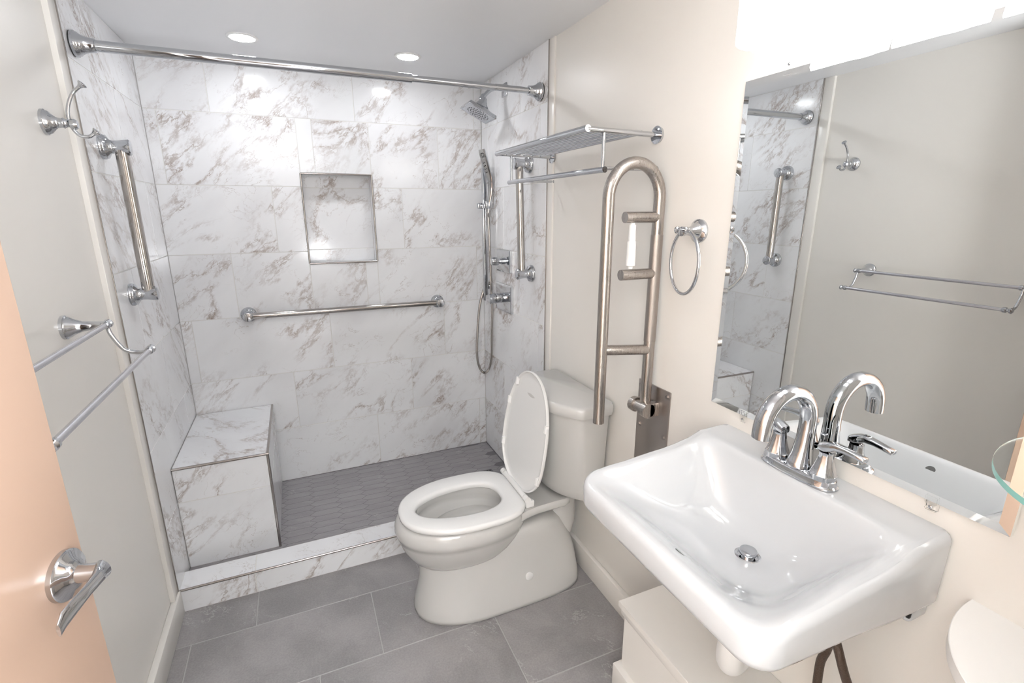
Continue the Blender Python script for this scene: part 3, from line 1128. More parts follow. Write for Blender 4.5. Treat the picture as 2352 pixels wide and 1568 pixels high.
for (y, z, s) in ((-1.862, MZ1, 1), (-2.268, MZ1, 1), (-1.857, MZ0, -1), (-2.269, MZ0, -1)):
    bm = BM()
    box(bm, (XR - 0.0005, y - 0.009, z - s * 0.0), (xt(XR, y) - 0.006, y + 0.009, z + s * 0.018), 0.0015, 1)
    box(bm, (xt(XM, y) - 0.0005, y - 0.009, z - s * 0.011), (xt(XM, y) - 0.0035, y + 0.009, z + s * 0.003), 0.001, 1)
    cl = child(bm, 'clip', M['clip'], mr_, 30)
    bm = BM()
    lathe(bm, (xt(XR, y) - 0.006, y, z + s * 0.010), (-1, 0, 0), [(0, 0.0032), (0.001, 0.003), (0.0018, 0.0015)], 14)
    child(bm, 'screw', M['chrome'], cl)

# ------------------------------------------------------------------ vanity light
vl_ = thing('vanity_light', 'three-shade glowing bar light on the wall above the mirror', 'light', (XR, -2.07, 1.90))
vx = 1.412
bm = BM()
box(bm, (XR - 0.022, -1.83, 1.905), (XR, -2.31, 1.985), 0.006, 3)
child(bm, 'back_plate', M['chrome'], vl_)
for k in range(3):
    y = -1.905 - 0.165 * k
    bm = BM()
    tube(bm, spline([(XR - 0.02, y, 1.945), (XR - 0.06, y, 1.955), (vx, y, 1.955), (vx, y, 1.93)], 6), 0.007, 14)
    lathe(bm, (vx, y, 1.948), (0, 0, -1), [(0, 0.018), (0.014, 0.024), (0.02, 0.026)], 28)
    child(bm, 'arm', M['chrome'], vl_)
    bm = BM()
    R0 = 0.066
    prof = [(0.0, 0.028), (0.002, 0.055), (0.006, 0.063), (0.012, R0), (0.150, R0), (0.152, R0 - 0.001), (0.152, R0 - 0.003), (0.148, R0 - 0.0035), (0.02, R0 - 0.004)]
    lathe(bm, (vx, y, 1.933), (0, 0, -1), prof, 56)
    shd = child(bm, 'shade', M['shade'], vl_, 40)
    bm = BM()
    lathe(bm, (vx, y, 1.933), (0, 0, -1), [(0.140, R0 - 0.0035), (0.1415, R0 - 0.0035)], 48)
    child(bm, 'diffuser', M['bulb'], shd, 40)


# ------------------------------------------------------------------ sink
def rrect(xa, xb, ya_, yb2, rads, n=12):
    """closed outline, x from xa(front) to xb(back), y ya_ > yb2; rads for corners in order
    (front,left) (front,right) (back,right) (back,left)"""
    pts = []
    cor = [((xa, ya_), (1, -1), rads[0], 90), ((xa, yb2), (1, 1), rads[1], 180), ((xb, yb2), (-1, 1), rads[2], 270), ((xb, ya_), (-1, -1), rads[3], 0)]
    for (cx, cy), (sx, sy), r, a0 in cor:
        ox, oy = cx + sx * r, cy + sy * r
        for k in range(n + 1):
            a = math.radians(a0 + 90 * k / n)
            pts.append((ox + r * math.cos(a), oy + r * math.sin(a)))
    return pts


def resample(pts, per=10, n=12):
    out = []
    m = n + 1
    for c in range(4):
        arc_ = pts[c * m:(c + 1) * m]
        nxt = pts[((c + 1) * m) % (4 * m)]
        out += arc_
        a = arc_[-1]
        for k in range(1, per):
            out.append((lerp(a[0], nxt[0], k / per), lerp(a[1], nxt[1], k / per)))
    return out


SYC = -2.052
ztab = [(1.07, 0.872), (1.16, 0.884), (1.33, 0.896), (1.375, 0.904), (1.44, 0.923), (1.53, 0.925)]
btab = [(1.07, 0.800), (1.25, 0.79), (1.45, 0.772), (1.53, 0.768)]
XF, XB = 1.072, XR
HWd = 0.257


def sink_ring(inset, zfun, fr=0.052, brd=0.012, xb_=None, taper=0.0):
    xb2 = XB if xb_ is None else xb_
    base = resample(rrect(XF + inset, xb2, SYC + HWd - inset, SYC - HWd + inset, (max(fr - inset, 0.006), max(fr - inset, 0.006), brd, brd)))
    out = []
    for x, y in base:
        # the sides draw in very slightly towards the front
        k = 1 - taper * (XB - x)
        y2 = SYC + (y - SYC) * k
        out.append(V((x, y2, zfun(x, y2))))
    return out


snk = thing('sink', 'white wall-hung porcelain sink with a wide rectangular basin', 'sink', (XR, SYC, 0.85))
bm = BM()
zt_ = lambda x, y: interp(ztab, x)
rings = []
rings.append([V((x, y, 0.803)) for x, y in resample(rrect(1.12, 1.44, SYC + 0.20, SYC - 0.20, (0.06,) * 4))])
rings.append(sink_ring(0.030, lambda x, y: interp(btab, x) + 0.004))
rings.append(sink_ring(0.014, lambda x, y: interp(btab, x) + 0.003))
rings.append(sink_ring(0.006, lambda x, y: interp(btab, x) + 0.010))
rings.append(sink_ring(0.001, lambda x, y: interp(btab, x) + 0.022))
rings.append(sink_ring(0.000, lambda x, y: zt_(x, y) - 0.016))
rings.append(sink_ring(0.001, lambda x, y: zt_(x, y) - 0.009))
rings.append(sink_ring(0.0045, lambda x, y: zt_(x, y) - 0.0030))
rings.append(sink_ring(0.010, lambda x, y: zt_(x, y)))


def bowl_ring(xa, xb2, hw, r, z, dy=0.0, blend=0.0, tilt=0.0):
    base = resample(rrect(xa, xb2, SYC + dy + hw, SYC + dy - hw, (r, r, r, r)))
    base = [(x, SYC + (y - SYC) * (1 + 0.075 * (1.43 - x) / 0.34)) for x, y in base]
    return [V((x, y, lerp(z + tilt * (x - 1.3), zt_(x, y), blend))) for x, y in base]


outer_ring = rings[-1]
rim = bowl_ring(1.086, 1.436, 0.226, 0.045, 0.90, 0, 1.0)
for k in range(1, 8):
    rr_ = []
    for p, q_ in zip(outer_ring, rim):
        x, y = lerp(p.x, q_.x, k / 8), lerp(p.y, q_.y, k / 8)
        rr_.append(V((x, y, zt_(x, y))))
    rings.append(rr_)
rings.append(rim)
for bl_, (xa_, xb3, hw_, r_) in ((0.993, (1.0895, 1.433, 0.2225, 0.045)), (0.975, (1.096, 1.430, 0.2170, 0.046)), (0.93, (1.105, 1.4275, 0.209, 0.048)), (0.86, (1.115, 1.425, 0.200, 0.051)),
                                 (0.76, (1.127, 1.422, 0.190, 0.055)), (0.64, (1.141, 1.418, 0.178, 0.060)), (0.50, (1.158, 1.414, 0.166, 0.065)), (0.36, (1.176, 1.409, 0.154, 0.069)),
                                 (0.23, (1.195, 1.403, 0.142, 0.071)), (0.13, (1.213, 1.397, 0.130, 0.072)), (0.06, (1.232, 1.388, 0.116, 0.068)), (0.02, (1.252, 1.376, 0.100, 0.058))):
    rings.append(bowl_ring(xa_, xb3, hw_, r_, 0.7735, 0, bl_))
DRX, DRY = 1.335, -2.063


def shrink(ring, f, z):
    return [V((DRX + (p.x - DRX) * f, DRY + (p.y - DRY) * f, z)) for p in ring]


def toward_circle(ring, r, z, w):
    out = []
    for p in ring:
        dx, dy = p.x - DRX, p.y - DRY
        L_ = math.hypot(dx, dy)
        out.append(V((lerp(p.x, DRX + dx / L_ * r, w), lerp(p.y, DRY + dy / L_ * r, w), z)))
    return out


last = rings[-1]
rings.append(toward_circle(last, 0.03, 0.7715, 0.45))
rings.append(toward_circle(last, 0.024, 0.768, 0.92))
rings.append(toward_circle(last, 0.0215, 0.766, 1.0))
rings.append(toward_circle(last, 0.0205, 0.745, 1.0))
vsr = loft(bm, rings, False, True)
bowlv = [v for r in vsr[-14:-4] for v in r]
for _ in range(10):
    bmesh.ops.smooth_vert(bm, verts=bowlv, factor=0.5, use_axis_x=True, use_axis_y=True, use_axis_z=True)
fix(bm)
sbody = child(bm, 'basin', M['porcelain'], snk, 50)
# underside bowl bulge
bm = BM()
rg = []
for z, xa, xb2, hw, r in ((0.802, 1.12, 1.44, 0.20, 0.06), (0.775, 1.14, 1.43, 0.185, 0.07), (0.752, 1.18, 1.41, 0.15, 0.07), (0.742, 1.25, 1.39, 0.10, 0.05)):
    rg.append([V((x, y, z)) for x, y in resample(rrect(xa, xb2, SYC + hw, SYC - hw, (r,) * 4))])
loft(bm, rg, False, True)
fix(bm)
child(bm, 'bowl_underside', M['porcelain'], snk, 50)
# rear mounting foot on the right, with its dark gap
bm = BM()
for s in (1, -1):
    y0 = SYC + s * (HWd - 0.012)
    bm = BM()
    box(bm, (XR - 0.055, y0, 0.746), (XR, y0 - s * 0.018, 0.785), 0.009, 4)
    child(bm, 'mounting_foot', M['porcelain'], snk)
bm = BM()
box(bm, (XR - 0.063, SYC - HWd + 0.010, 0.762), (XR - 0.055, SYC - HWd + 0.026, 0.776), 0.003, 2)
child(bm, 'mounting_slot', M['black'], snk)
# overflow hole in the front wall of the basin
bm = BM()
ov = V((1.1280, -2.083, 0.8522))
on = V((0.68, 0, 0.74)).normalized()
lathe(bm, ov - on * 0.004, on, [(0, 0.0105), (0.0042, 0.0105), (0.0044, 0.0095)], 28)
child(bm, 'overflow_hole', M['dark_hole'], snk)

dn = thing('sink_stopper', 'chrome pop-up stopper in the sink drain', 'drain stopper', (DRX, DRY, 0.766))
bm = BM()
lathe(bm, (DRX, DRY, 0.764), (0, 0, 1), [(0, 0.026), (0.0028, 0.0262), (0.0045, 0.0235), (0.003, 0.0205), (-0.004, 0.0195)], 40)
child(bm, 'flange', M['chrome'], dn)
bm = BM()
lathe(bm, (DRX, DRY, 0.760), (0, 0, 1), [(0, 0.012), (0.010, 0.0125), (0.011, 0.0165), (0.0175, 0.0175), (0.0195, 0.0165), (0.0205, 0.008), (0.0207, 0.0005)], 40)
child(bm, 'cap', M['chrome'], dn)

# ------------------------------------------------------------------ faucet
fc = thing('sink_faucet', 'chrome two-handle centerset faucet with a high arched spout', 'faucet', (1.467, SYC, 0.925))
FX, FZ = 1.467, 0.9245


def stadium(cx, hx_, hyy, z, n=16, p=2.6):
    out = []
    for k in range(4 * n):
        a = 2 * PI * k / (4 * n)
        ca, sa = math.cos(a), math.sin(a)
        out.append(V((cx + hx_ * math.copysign(abs(ca) ** (2 / p), ca), SYC + hyy * math.copysign(abs(sa) ** (2 / 3.6), sa), z)))
    return out


bm = BM()
loft(bm, [stadium(FX, 0.0285, 0.084, FZ), stadium(FX, 0.0285, 0.084, FZ + 0.003), stadium(FX, 0.0262, 0.0805, FZ + 0.006), stadium(FX, 0.0252, 0.0795, FZ + 0.016), stadium(FX, 0.0215, 0.0755, FZ + 0.0185)])
fix(bm)
child(bm, 'base_plate', M['chrome'], fc, 35)
for s in (1, -1):
    yc = SYC + s * 0.053
    bm = BM()
    rings = []
    for dz, r in ((0.016, 0.0245), (0.026, 0.0245), (0.0275, 0.0232), (0.040, 0.0190), (0.055, 0.0148), (0.066, 0.0132), (0.0725, 0.0132), (0.073, 0.0120)):
        rg = []
        for k in range(40):
            a = 2 * PI * k / 40 + PI / 8
            # soft octagon section
            f = 1 + 0.035 * math.cos(8 * a)
            rg.append(V((FX + r * f * math.cos(a), yc + r * f * math.sin(a), FZ + dz)))
        rings.append(rg)
    loft(bm, rings)
    fix(bm)
    hb = child(bm, 'handle_body', M['chrome'], fc, 35)
    bm = BM()
    # lever: hub then a slender arm sweeping outward and forward
    du = V((0.30, s * 0.95, 0)).normalized()
    du = V((0.10 if s > 0 else 0.06, s, 0)).normalized()
    sv = V((-du.y, du.x, 0))
    rings = []
    for t_, z, w_, h_ in ((-0.0135, 0.078, 0.0105, 0.0045), (-0.0125, 0.081, 0.0125, 0.0075), (0.0, 0.084, 0.0130, 0.0105), (0.011, 0.088, 0.0118, 0.0095), (0.018, 0.0905, 0.0105, 0.0070), (0.036, 0.0905, 0.0090, 0.0055),
                          (0.054, 0.0885, 0.0085, 0.0050), (0.070, 0.0865, 0.0090, 0.0050), (0.0715, 0.0864, 0.0075, 0.0040)):
        rg = []
        for k in range(24):
            a = 2 * PI * k / 24
            ca, sa = math.cos(a), math.sin(a)
            rg.append(V((FX, yc, FZ + z)) + du * t_ + sv * (w_ * math.copysign(abs(ca) ** 0.5, ca)) + V((0, 0, h_ * math.copysign(abs(sa) ** 0.5, sa))))
        rings.append(rg)
    loft(bm, rings)
    fix(bm)
    child(bm, 'lever', M['chrome'], fc, 50)
bm = BM()
sp = [(FX + 0.002, 0.016, 0.0265, 0.0250), (FX + 0.002, 0.025, 0.0265, 0.0250), (FX + 0.003, 0.027, 0.0250, 0.0235), (FX + 0.005, 0.045, 0.0210, 0.0200), (FX + 0.007, 0.075, 0.0175, 0.0175), (FX + 0.008, 0.105, 0.0166, 0.0170)]
rings = []
spine = [V((a, SYC, FZ + b)) for a, b, _, _ in sp]
ra = [(c, d) for _, _, c, d in sp]
R_ = 0.0675
cx_, cz_ = FX + 0.008 - R_, FZ + 0.122
for k in range(0, 19):
    a = math.radians(0 + 9.7 * k)
    spine.append(V((cx_ + R_ * math.cos(a), SYC, cz_ + R_ * math.sin(a) * 1.0)))
    ra.append((lerp(0.0165, 0.0155, k / 18), lerp(0.0170, 0.0185, k / 18)))
spine += [V((spine[-1].x - 0.001, SYC, spine[-1].z - 0.012)), V((spine[-1].x - 0.0015, SYC, spine[-1].z - 0.024))]
ra += [(0.0155, 0.0185), (0.0150, 0.0180)]
for i, p in enumerate(spine):
    t_ = (spine[min(i + 1, len(spine) - 1)] - spine[max(i - 1, 0)]).normalized()
    sd = V((0, 1, 0))
    nr = t_.cross(sd).normalized()
    a_, b_ = ra[i]
    rings.append([p + nr * (a_ * math.cos(2 * PI * k / 28)) + sd * (b_ * math.sin(2 * PI * k / 28)) for k in range(28)])
loft(bm, rings)
fix(bm)
spt = child(bm, 'spout', M['chrome'], fc, 60)
bm = BM()
e = spine[-1]
lathe(bm, (e.x, e.y, e.z + 0.001), (0, 0, -1), [(0, 0.0115), (0.003, 0.011), (0.0035, 0.008)], 20)
child(bm, 'aerator', M['black'], spt)
bm = BM()
lathe(bm, (FX + 0.028, SYC, FZ + 0.010), (0, 0, 1), [(0, 0.0028), (0.055, 0.0028), (0.056, 0.006), (0.066, 0.0065), (0.068, 0.004)], 16)
child(bm, 'lift_rod', M['chrome'], fc)

# ------------------------------------------------------------------ under the sink
tc_ = thing('trap_cover', 'white plastic drain pipe under the sink', 'drain pipe', (1.39, -2.03, 0.55))
bm = BM()
tube(bm, spline([(1.337, -2.063, 0.745), (1.339, -2.058, 0.60), (1.345, -2.045, 0.49), (1.372, -2.032, 0.440), (1.42, -2.024, 0.455), (1.445, -2.02, 0.52), (1.47, -2.02, 0.555), (XR, -2.02, 0.56)], 10), 0.029, 24)
child(bm, 'pipe', M['plastic'], tc_, 50)
bm = BM()
lathe(bm, (1.339, -2.060, 0.63), (0, 0, -1), [(0, 0.022), (0.002, 0.033), (0.030, 0.033), (0.032, 0.022)], 24)
child(bm, 'slip_nut', M['plastic'], tc_, 40)
for lab, pts in (('dark braided supply hose under the sink, curving to the left', [(1.46, -2.145, 0.745), (1.455, -2.175, 0.70), (1.448, -2.190, 0.65), (1.445, -2.188, 0.60), (1.445, -2.180, 0.55), (1.44, -2.19, 0.47), (1.47, -2.20, 0.42), (XR - 0.02, -2.20, 0.41)]),
                 ('dark braided supply hose under the sink, slanting to the right', [(1.445, -2.12, 0.745), (1.425, -2.185, 0.70), (1.41, -2.222, 0.655), (1.41, -2.243, 0.61), (1.42, -2.262, 0.56), (1.45, -2.275, 0.49), (1.48, -2.275, 0.44), (XR - 0.02, -2.275, 0.42)])):
    t = thing('supply_hose', lab, 'hose', pts[3], 'supply hoses under the sink')
    bm = BM()
    tube(bm, spline(pts, 10), 0.0085, 16)
    child(bm, 'braided_tube', M['hose_brown'], t, 50)
    bm = BM()
    e = V(pts[-1])
    lathe(bm, e, (1, 0, 0), [(-0.012, 0.010), (0.006, 0.0105), (0.007, 0.006), (0.0145, 0.006), (0.0150, 0.016), (0.0195, 0.016)], 20)
    child(bm, 'coupling', M['chrome'], t)

# painted pipe box
pb = thing('pipe_cover_box', 'cream painted low box with a lipped top against the wall under the sink', 'pipe box', (1.42, -2.05, 0))
bx0, by0, by1 = 1.327, -1.690, -2.42
bm = BM()
box(bm, (bx0, by0, 0.0), (XR, by1, 0.318))
child(bm, 'body', M['cream_trim'], pb, None)
bm = BM()
box(bm, (bx0 - 0.016, by0 + 0.014, 0.316), (XR, by1 - 0.014, 0.335), 0.0015, 1)
child(bm, 'lid', M['cream_trim'], pb)
bm = BM()
box(bm, (bx0 - 0.009, by0 + 0.008, 0.290), (XR, by1 - 0.008, 0.3165), 0.003, 2)
child(bm, 'lid_molding', M['cream_trim'], pb)
bm = BM()
box(bm, (bx0 - 0.020, by0 + 0.018, 0.0), (XR, by1 - 0.018, 0.100), 0.003, 2)
child(bm, 'base_molding', M['cream_trim'], pb)


# ------------------------------------------------------------------ curved shelves at the right
def half_oval(bm, z0, z1, depth, hw, yc, xb_, n=40, bev=0.0):
    out = []
    for zz, ins in ((z0, bev), (z0 + bev, 0), (z1 - bev, 0), (z1, bev)) if bev else ((z0, 0), (z1, 0)):
        rg = [V((xb_ - (depth - ins) * math.sin(PI * k / n), yc + (hw - ins) * math.cos(PI * k / n), zz)) for k in range(n + 1)]
        out.append(rg)
    loft(bm, out)
    return fix(bm)


gs = thing('glass_shelf', 'clear glass shelf with a green curved edge in front of the mirror', 'shelf', (XR, -2.512, 1.125))
bm = BM()
half_oval(bm, 1.117, 1.125, 0.225, 0.163, -2.512, XR - 0.009)
g_ = child(bm, 'glass_panel', [M['glass'], M['glass_edge']], gs, 30)
for f in g_.data.polygons:
    if abs(f.normal.z) < 0.5 and f.normal.x < 0.5:
        f.material_index = 1
for yy_ in (-2.46, -2.56):
    bm = BM()
    box(bm, (XR - 0.03, yy_ - 0.008, 1.106), (XR, yy_ + 0.008, 1.134), 0.003, 2)
    child(bm, 'bracket', M['chrome'], gs)
ws = thing('white_shelf', 'white round-fronted shelf on the wall to the right of the sink', 'shelf', (XR, -2.512, 0.82))
bm = BM()
half_oval(bm, 0.803, 0.826, 0.225, 0.163, -2.512, XR, 48, 0.0012)
child(bm, 'board', M['white_shelf'], ws, 30)


# ------------------------------------------------------------------ toilet
TY = -1.108
tl = thing('toilet', 'white two-piece toilet with its seat lid raised', 'toilet', (1.15, TY, 0))


def egg(xf, xb_, hw, z, n=48, pf=2.0, pb_=2.6, xm=None, dz=0.0, yc=TY):
    """egg outline: front end (small x) elliptical, back end squarer; xm = x of the greatest width"""
    if xm is None:
        xm = lerp(xf, xb_, 0.58)
    out = []
    for k in range(n):
        a = 2 * PI * k / n
        ca, sa = math.cos(a), math.sin(a)
        if ca < 0:
            p = pf
            x = xm - (xm - xf) * abs(ca) ** (2 / p)
        else:
            p = pb_
            x = xm + (xb_ - xm) * abs(ca) ** (2 / p)
        y = yc + hw * math.copysign(abs(sa) ** (2 / p), sa)
        out.append(V((x, y, z + dz * (x - xm))))
    return out


# skirted pedestal
bm = BM()
ped = [(0.000, 0.812, 1.470, 0.150, 2.2, 4.5), (0.004, 0.806, 1.476, 0.156, 2.2, 4.5), (0.02, 0.806, 1.476, 0.156, 2.2, 4.5), (0.05, 0.812, 1.474, 0.150, 2.2, 4.5), (0.10, 0.824, 1.468, 0.140, 2.1, 4.2), (0.15, 0.832, 1.460, 0.132, 2.1, 4.0),
       (0.20, 0.832, 1.446, 0.126, 2.1, 3.6), (0.25, 0.835, 1.425, 0.124, 2.1, 3.4), (0.285, 0.85, 1.400, 0.124, 2.1, 3.2), (0.31, 0.87, 1.37, 0.122, 2.1, 3.0), (0.322, 0.89, 1.34, 0.112, 2.1, 2.8), (0.326, 0.92, 1.30, 0.09, 2.1, 2.8)]
rings = [egg(a, b, w, z, 64, pf, pb2, xm=1.07) for z, a, b, w, pf, pb2 in ped]
loft(bm, rings)
fix(bm)
child(bm, 'pedestal', M['china'], tl, 60)
# bowl
bm = BM()
bw = [(0.200, 0.850, 1.12, 0.090, 1.02), (0.212, 0.828, 1.15, 0.112, 1.02), (0.235, 0.805, 1.17, 0.132, 1.02), (0.262, 0.788, 1.20, 0.147, 1.02), (0.290, 0.774, 1.22, 0.159, 1.02), (0.318, 0.765, 1.235, 0.168, 1.02), (0.334, 0.762, 1.240, 0.1715, 1.02), (0.337, 0.757, 1.242, 0.1755, 1.02), (0.355, 0.752, 1.246, 0.1785, 1.02), (0.380, 0.757, 1.250, 0.178, 1.02),
      (0.394, 0.766, 1.255, 0.172, 1.02), (0.399, 0.774, 1.255, 0.165, 1.02)]
rings = [egg(a, b, w, z, 64, 2.15, 2.4, xm=xm) for z, a, b, w, xm in bw]
inn = [(0.399, 0.835, 1.165, 0.112, 1.00), (0.392, 0.838, 1.165, 0.110, 1.00), (0.370, 0.836, 1.168, 0.112, 1.0), (0.355, 0.830, 1.172, 0.117, 1.0), (0.345, 0.838, 1.168, 0.112, 1.00), (0.32, 0.858, 1.155, 0.097, 1.02), (0.28, 0.895, 1.13, 0.075, 1.04), (0.235, 0.945, 1.11, 0.055, 1.05), (0.20, 0.985, 1.09, 0.04, 1.05),
       (0.15, 1.00, 1.08, 0.03, 1.04)]
rings += [egg(a, b, w, z, 64, 2.1, 2.2, xm=xm) for z, a, b, w, xm in inn]
loft(bm, rings)
fix(bm)
child(bm, 'bowl', M['china'], tl, 60)
bm = BM()
loft(bm, [egg(0.925, 1.118, 0.061, 0.250, 48, 2.1, 2.2, xm=1.05), egg(0.925, 1.118, 0.061, 0.2505, 48, 2.1, 2.2, xm=1.05)])
fix(bm)
child(bm, 'water', M['water'], tl, 60)
# deck under the tank
bm = BM()
dk = []
for z, ins in ((0.362, 0.02), (0.367, 0.006), (0.376, 0.0), (0.392, 0.0), (0.400, 0.006)):
    pts = []
    prof = [(1.185, 0.148), (1.195, 0.145), (1.21, 0.139), (1.26, 0.128), (1.33, 0.124), (1.38, 0.124), (1.405, 0.115), (1.415, 0.095)]
    up_ = [(x, TY + (w_ - ins)) for x, w_ in prof]
    dn_ = [(x, TY - (w_ - ins)) for x, w_ in reversed(prof)]
    dk.append([V((x - (ins if x > 1.4 else 0), y, z)) for x, y in up_ + dn_])
loft(bm, dk)
fix(bm)
child(bm, 'deck', M['china'], tl, 50)
bm = BM()
lathe(bm, (1.222, TY - 0.1385, 0.118), (0.0, -1, 0.04), [(-0.006, 0.016), (0.0008, 0.016), (0.002, 0.0145), (0.0024, 0.001)], 28)
child(bm, 'bolt_cap', M['seat'], tl)
# rear trap bulge behind the pedestal
bm = BM()
lathe(bm, (1.405, TY, 0.20), (0.15, 0, 1), [(0, 0.07), (0.05, 0.075), (0.11, 0.065), (0.16, 0.06)], 32)
child(bm, 'trapway', M['china'], tl)
# tank
bm = BM()


def tank_ring(z, xf, xs, hw, r=0.02, n=10):
    """bow-fronted tank outline"""
    xbk = 1.508
    pts = []
    m = 26
    for k in range(m + 1):
        t = -1 + 2 * k / m
        y = TY + t * (hw)
        x = xf + (xs - xf) * abs(t) ** 2.3
        pts.append((x, y))
    # soften the corners between bow and side
    out = [V((x, y, z)) for x, y in pts]
    out += [V((xs + 0.012, TY + hw, z)), V((xbk - 0.01, TY + hw, z)), V((xbk, TY + hw - 0.012, z)), V((xbk, TY - hw + 0.012, z)), V((xbk - 0.01, TY - hw, z)), V((xs + 0.012, TY - hw, z))]
    return out


rings = [tank_ring(0.404, 1.372, 1.450, 0.150), tank_ring(0.407, 1.352, 1.435, 0.172), tank_ring(0.418, 1.341, 1.422, 0.184), tank_ring(0.45, 1.335, 1.416, 0.188), tank_ring(0.55, 1.326, 1.408, 0.194), tank_ring(0.66, 1.314, 1.398, 0.200), tank_ring(0.772, 1.305, 1.388, 0.209)]
loft(bm, rings)
fix(bm)
child(bm, 'tank', M['china'], tl, 55)
bm = BM()
rings = [tank_ring(0.764, 1.306, 1.390, 0.210), tank_ring(0.766, 1.292, 1.378, 0.222), tank_ring(0.778, 1.288, 1.376, 0.2255), tank_ring(0.795, 1.288, 1.376, 0.2255), tank_ring(0.803, 1.291, 1.378, 0.223), tank_ring(0.8075, 1.300, 1.386, 0.214)]
for r in rings:
    for p in r:
        if p.x > 1.49:
            p.x += 0.004
loft(bm, rings)
fix(bm)
child(bm, 'tank_lid', M['china'], tl, 50)
bm = BM()
lathe(bm, (1.40, TY, 0.398), (0, 0, 1), [(0, 0.03), (0.02, 0.03)], 24)
child(bm, 'tank_gasket', M['china'], tl)
# seat ring
SF, SBK, SHW = 0.770, 1.232, 0.180
bm = BM()
so = lambda z, i: egg(SF + i, SBK - i, SHW - i, z, 64, 2.2, 3.2, xm=1.03)
si = lambda z, i: egg(0.832 - i, 1.152 + i, 0.094 + i, z, 64, 2.0, 2.5, xm=1.03)
rings = [so(0.4035, 0.006), so(0.406, 0.001), so(0.416, 0.0), so(0.423, 0.003), so(0.426, 0.010), si(0.4255, 0.016), si(0.422, 0.006), si(0.414, 0.0), si(0.4035, 0.003)]
vs = [[bm.verts.new(p) for p in r] for r in rings]
for a, b in zip(vs, vs[1:]):
    bridge(bm, a, b)
bridge(bm, vs[-1], vs[0])
fix(bm)
child(bm, 'seat', M['seat'], tl, 60)
# hinge bar
bm = BM()
tube(bm, [(1.222, TY + 0.095, 0.434), (1.222, TY - 0.095, 0.434)], 0.011, 20)
for s in (1, -1):
    tube(bm, [(1.222, TY + s * 0.098, 0.434), (1.222, TY + s * 0.120, 0.434)], 0.0125, 20)
    box(bm, (1.214, TY + s * 0.098, 0.40), (1.250, TY + s * 0.120, 0.428), 0.005, 2)
child(bm, 'hinge', M['seat'], tl, 50)
# raised lid
bm = BM()
la = math.radians(9.0)       # lean back towards the tank
hx0, hz0 = 1.232, 0.428
LL = 0.462


def lid_pt(u, v, t):
    """u along the lid from the hinge, v across, t off the plane (towards the bowl side)"""
    return V((hx0 + u * math.sin(la) - t * math.cos(la), TY + v, hz0 + u * math.cos(la) + t * math.sin(la)))


def lid_out(i, t, n=72, m=0.0):
    out = []
    for k in range(n):
        a = 2 * PI * k / n
        ca, sa = math.cos(a), math.sin(a)
        um = 0.205
        if ca > 0:
            u = um + (LL - um - i) * abs(ca) ** (2 / 2.15)
            v = (SHW - i) * math.copysign(abs(sa) ** (2 / 2.15), sa)
        else:
            u = um - (um - 0.004 - i) * abs(ca) ** (2 / 3.4)
            v = (SHW - i) * math.copysign(abs(sa) ** (2 / 3.4), sa)
            v *= 1 - 0.30 * (abs(ca) ** 2.5)
        out.append(lid_pt(u, v, t))
    return out


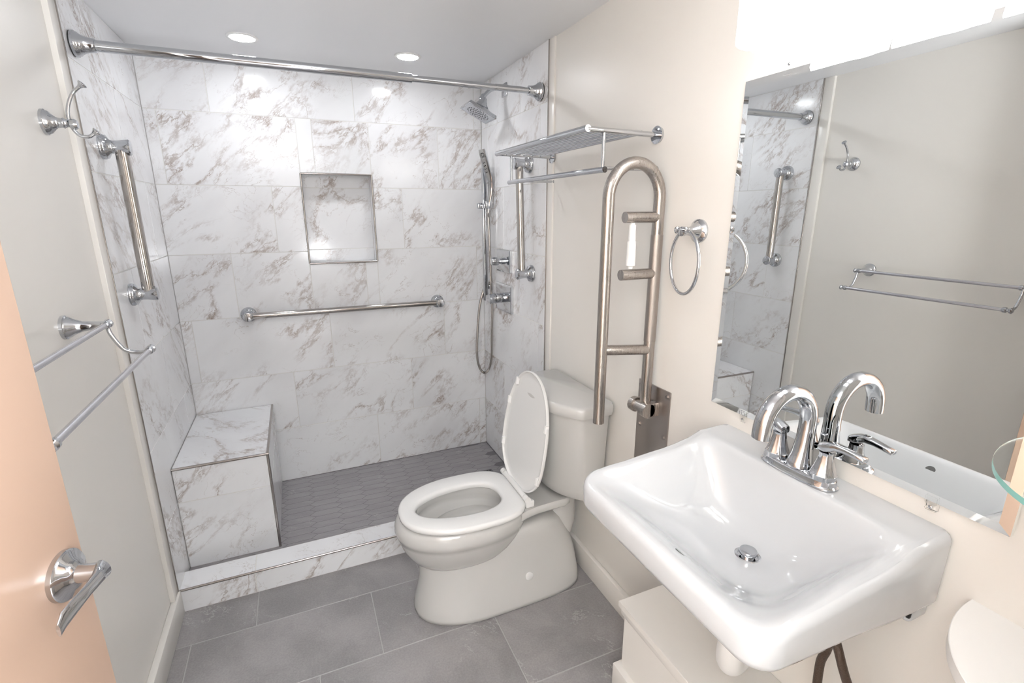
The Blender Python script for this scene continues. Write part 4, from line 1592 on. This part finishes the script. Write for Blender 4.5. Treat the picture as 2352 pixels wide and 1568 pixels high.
rings = [lid_out(0.035, -0.007), lid_out(0.010, -0.005), lid_out(0.003, -0.001), lid_out(0.0, 0.005), lid_out(0.001, 0.010), lid_out(0.004, 0.0115), lid_out(0.007, 0.010), lid_out(0.0085, 0.004), lid_out(0.012, 0.0015), lid_out(0.03, 0.001)]
loft(bm, rings)
fix(bm)
lid = child(bm, 'lid', M['seat'], tl, 50)
for (u, v) in ((0.30, 0.163), (0.30, -0.163), (0.12, 0.163), (0.10, -0.160), (0.395, 0.115)):
    bm = BM()
    a_ = lid_pt(u - 0.016, v - 0.006, 0.004)
    pts = [lid_pt(u - 0.016, v - 0.0055, 0.003), lid_pt(u + 0.016, v - 0.0055, 0.003), lid_pt(u + 0.016, v + 0.0055, 0.003), lid_pt(u - 0.016, v + 0.0055, 0.003)]
    pts2 = [lid_pt(u - 0.013, v - 0.0045, 0.0155), lid_pt(u + 0.013, v - 0.0045, 0.0155), lid_pt(u + 0.013, v + 0.0045, 0.0155), lid_pt(u - 0.013, v + 0.0045, 0.0155)]
    loft(bm, [pts, pts2])
    fix(bm)
    child(bm, 'bumper', M['plastic'], lid, 30)

# ------------------------------------------------------------------ camera
f_px = 1128.55177
yaw, pitch, roll = 0.40995, -0.25803, -0.0022
cy_, sy_ = math.cos(yaw), math.sin(yaw)
cp, sp_ = math.cos(pitch), math.sin(pitch)
fw = V((sy_ * cp, cy_ * cp, sp_))
rt = V((cy_, -sy_, 0))
up = rt.cross(fw)
r2 = rt * math.cos(roll) + up * math.sin(roll)
u2 = -rt * math.sin(roll) + up * math.cos(roll)
cam = bpy.data.cameras.new('camera')
co = bpy.data.objects.new('camera', cam)
C.objects.link(co)
co.matrix_world = Matrix(((r2.x, u2.x, -fw.x, 0.52952), (r2.y, u2.y, -fw.y, -2.6764), (r2.z, u2.z, -fw.z, 1.46471), (0, 0, 0, 1)))
cam.sensor_fit = 'HORIZONTAL'
cam.sensor_width = 36
cam.lens = 36 * f_px / 2352
cam.clip_start = 0.02
bpy.context.scene.camera = co

# ------------------------------------------------------------------ added fill light through the doorway, colour management
w = bpy.data.worlds.new('world')
bpy.context.scene.world = w
w.use_nodes = True
w.node_tree.nodes['Background'].inputs[0].default_value = (0.98, 0.99, 1.0, 1)
w.node_tree.nodes['Background'].inputs[1].default_value = 1.0


def area(name, loc, rot, size, power, col, sy2=None):
    l = bpy.data.lights.new(name, 'AREA')
    l.energy = power
    l.color = col
    l.size = size
    if sy2:
        l.shape = 'RECTANGLE'
        l.size_y = sy2
    o = bpy.data.objects.new(name, l)
    C.objects.link(o)
    o.location = loc
    o.rotation_euler = rot
    return o


# added fill lamp in the unseen hallway, aimed up to bounce off its ceiling
area('hallway_fill', (1.08, -3.75, 1.0), (math.radians(180), 0, 0), 0.8, 158, (0.965, 0.98, 1.0))

sc = bpy.context.scene
sc.view_settings.view_transform = 'Standard'
sc.view_settings.look = 'None'
sc.view_settings.exposure = 0.74
sc.view_settings.gamma = 1.0
sc.view_settings.use_curve_mapping = False
sc.cycles.max_bounces = 10
sc.cycles.transmission_bounces = 8
sc.cycles.sample_clamp_indirect = 6
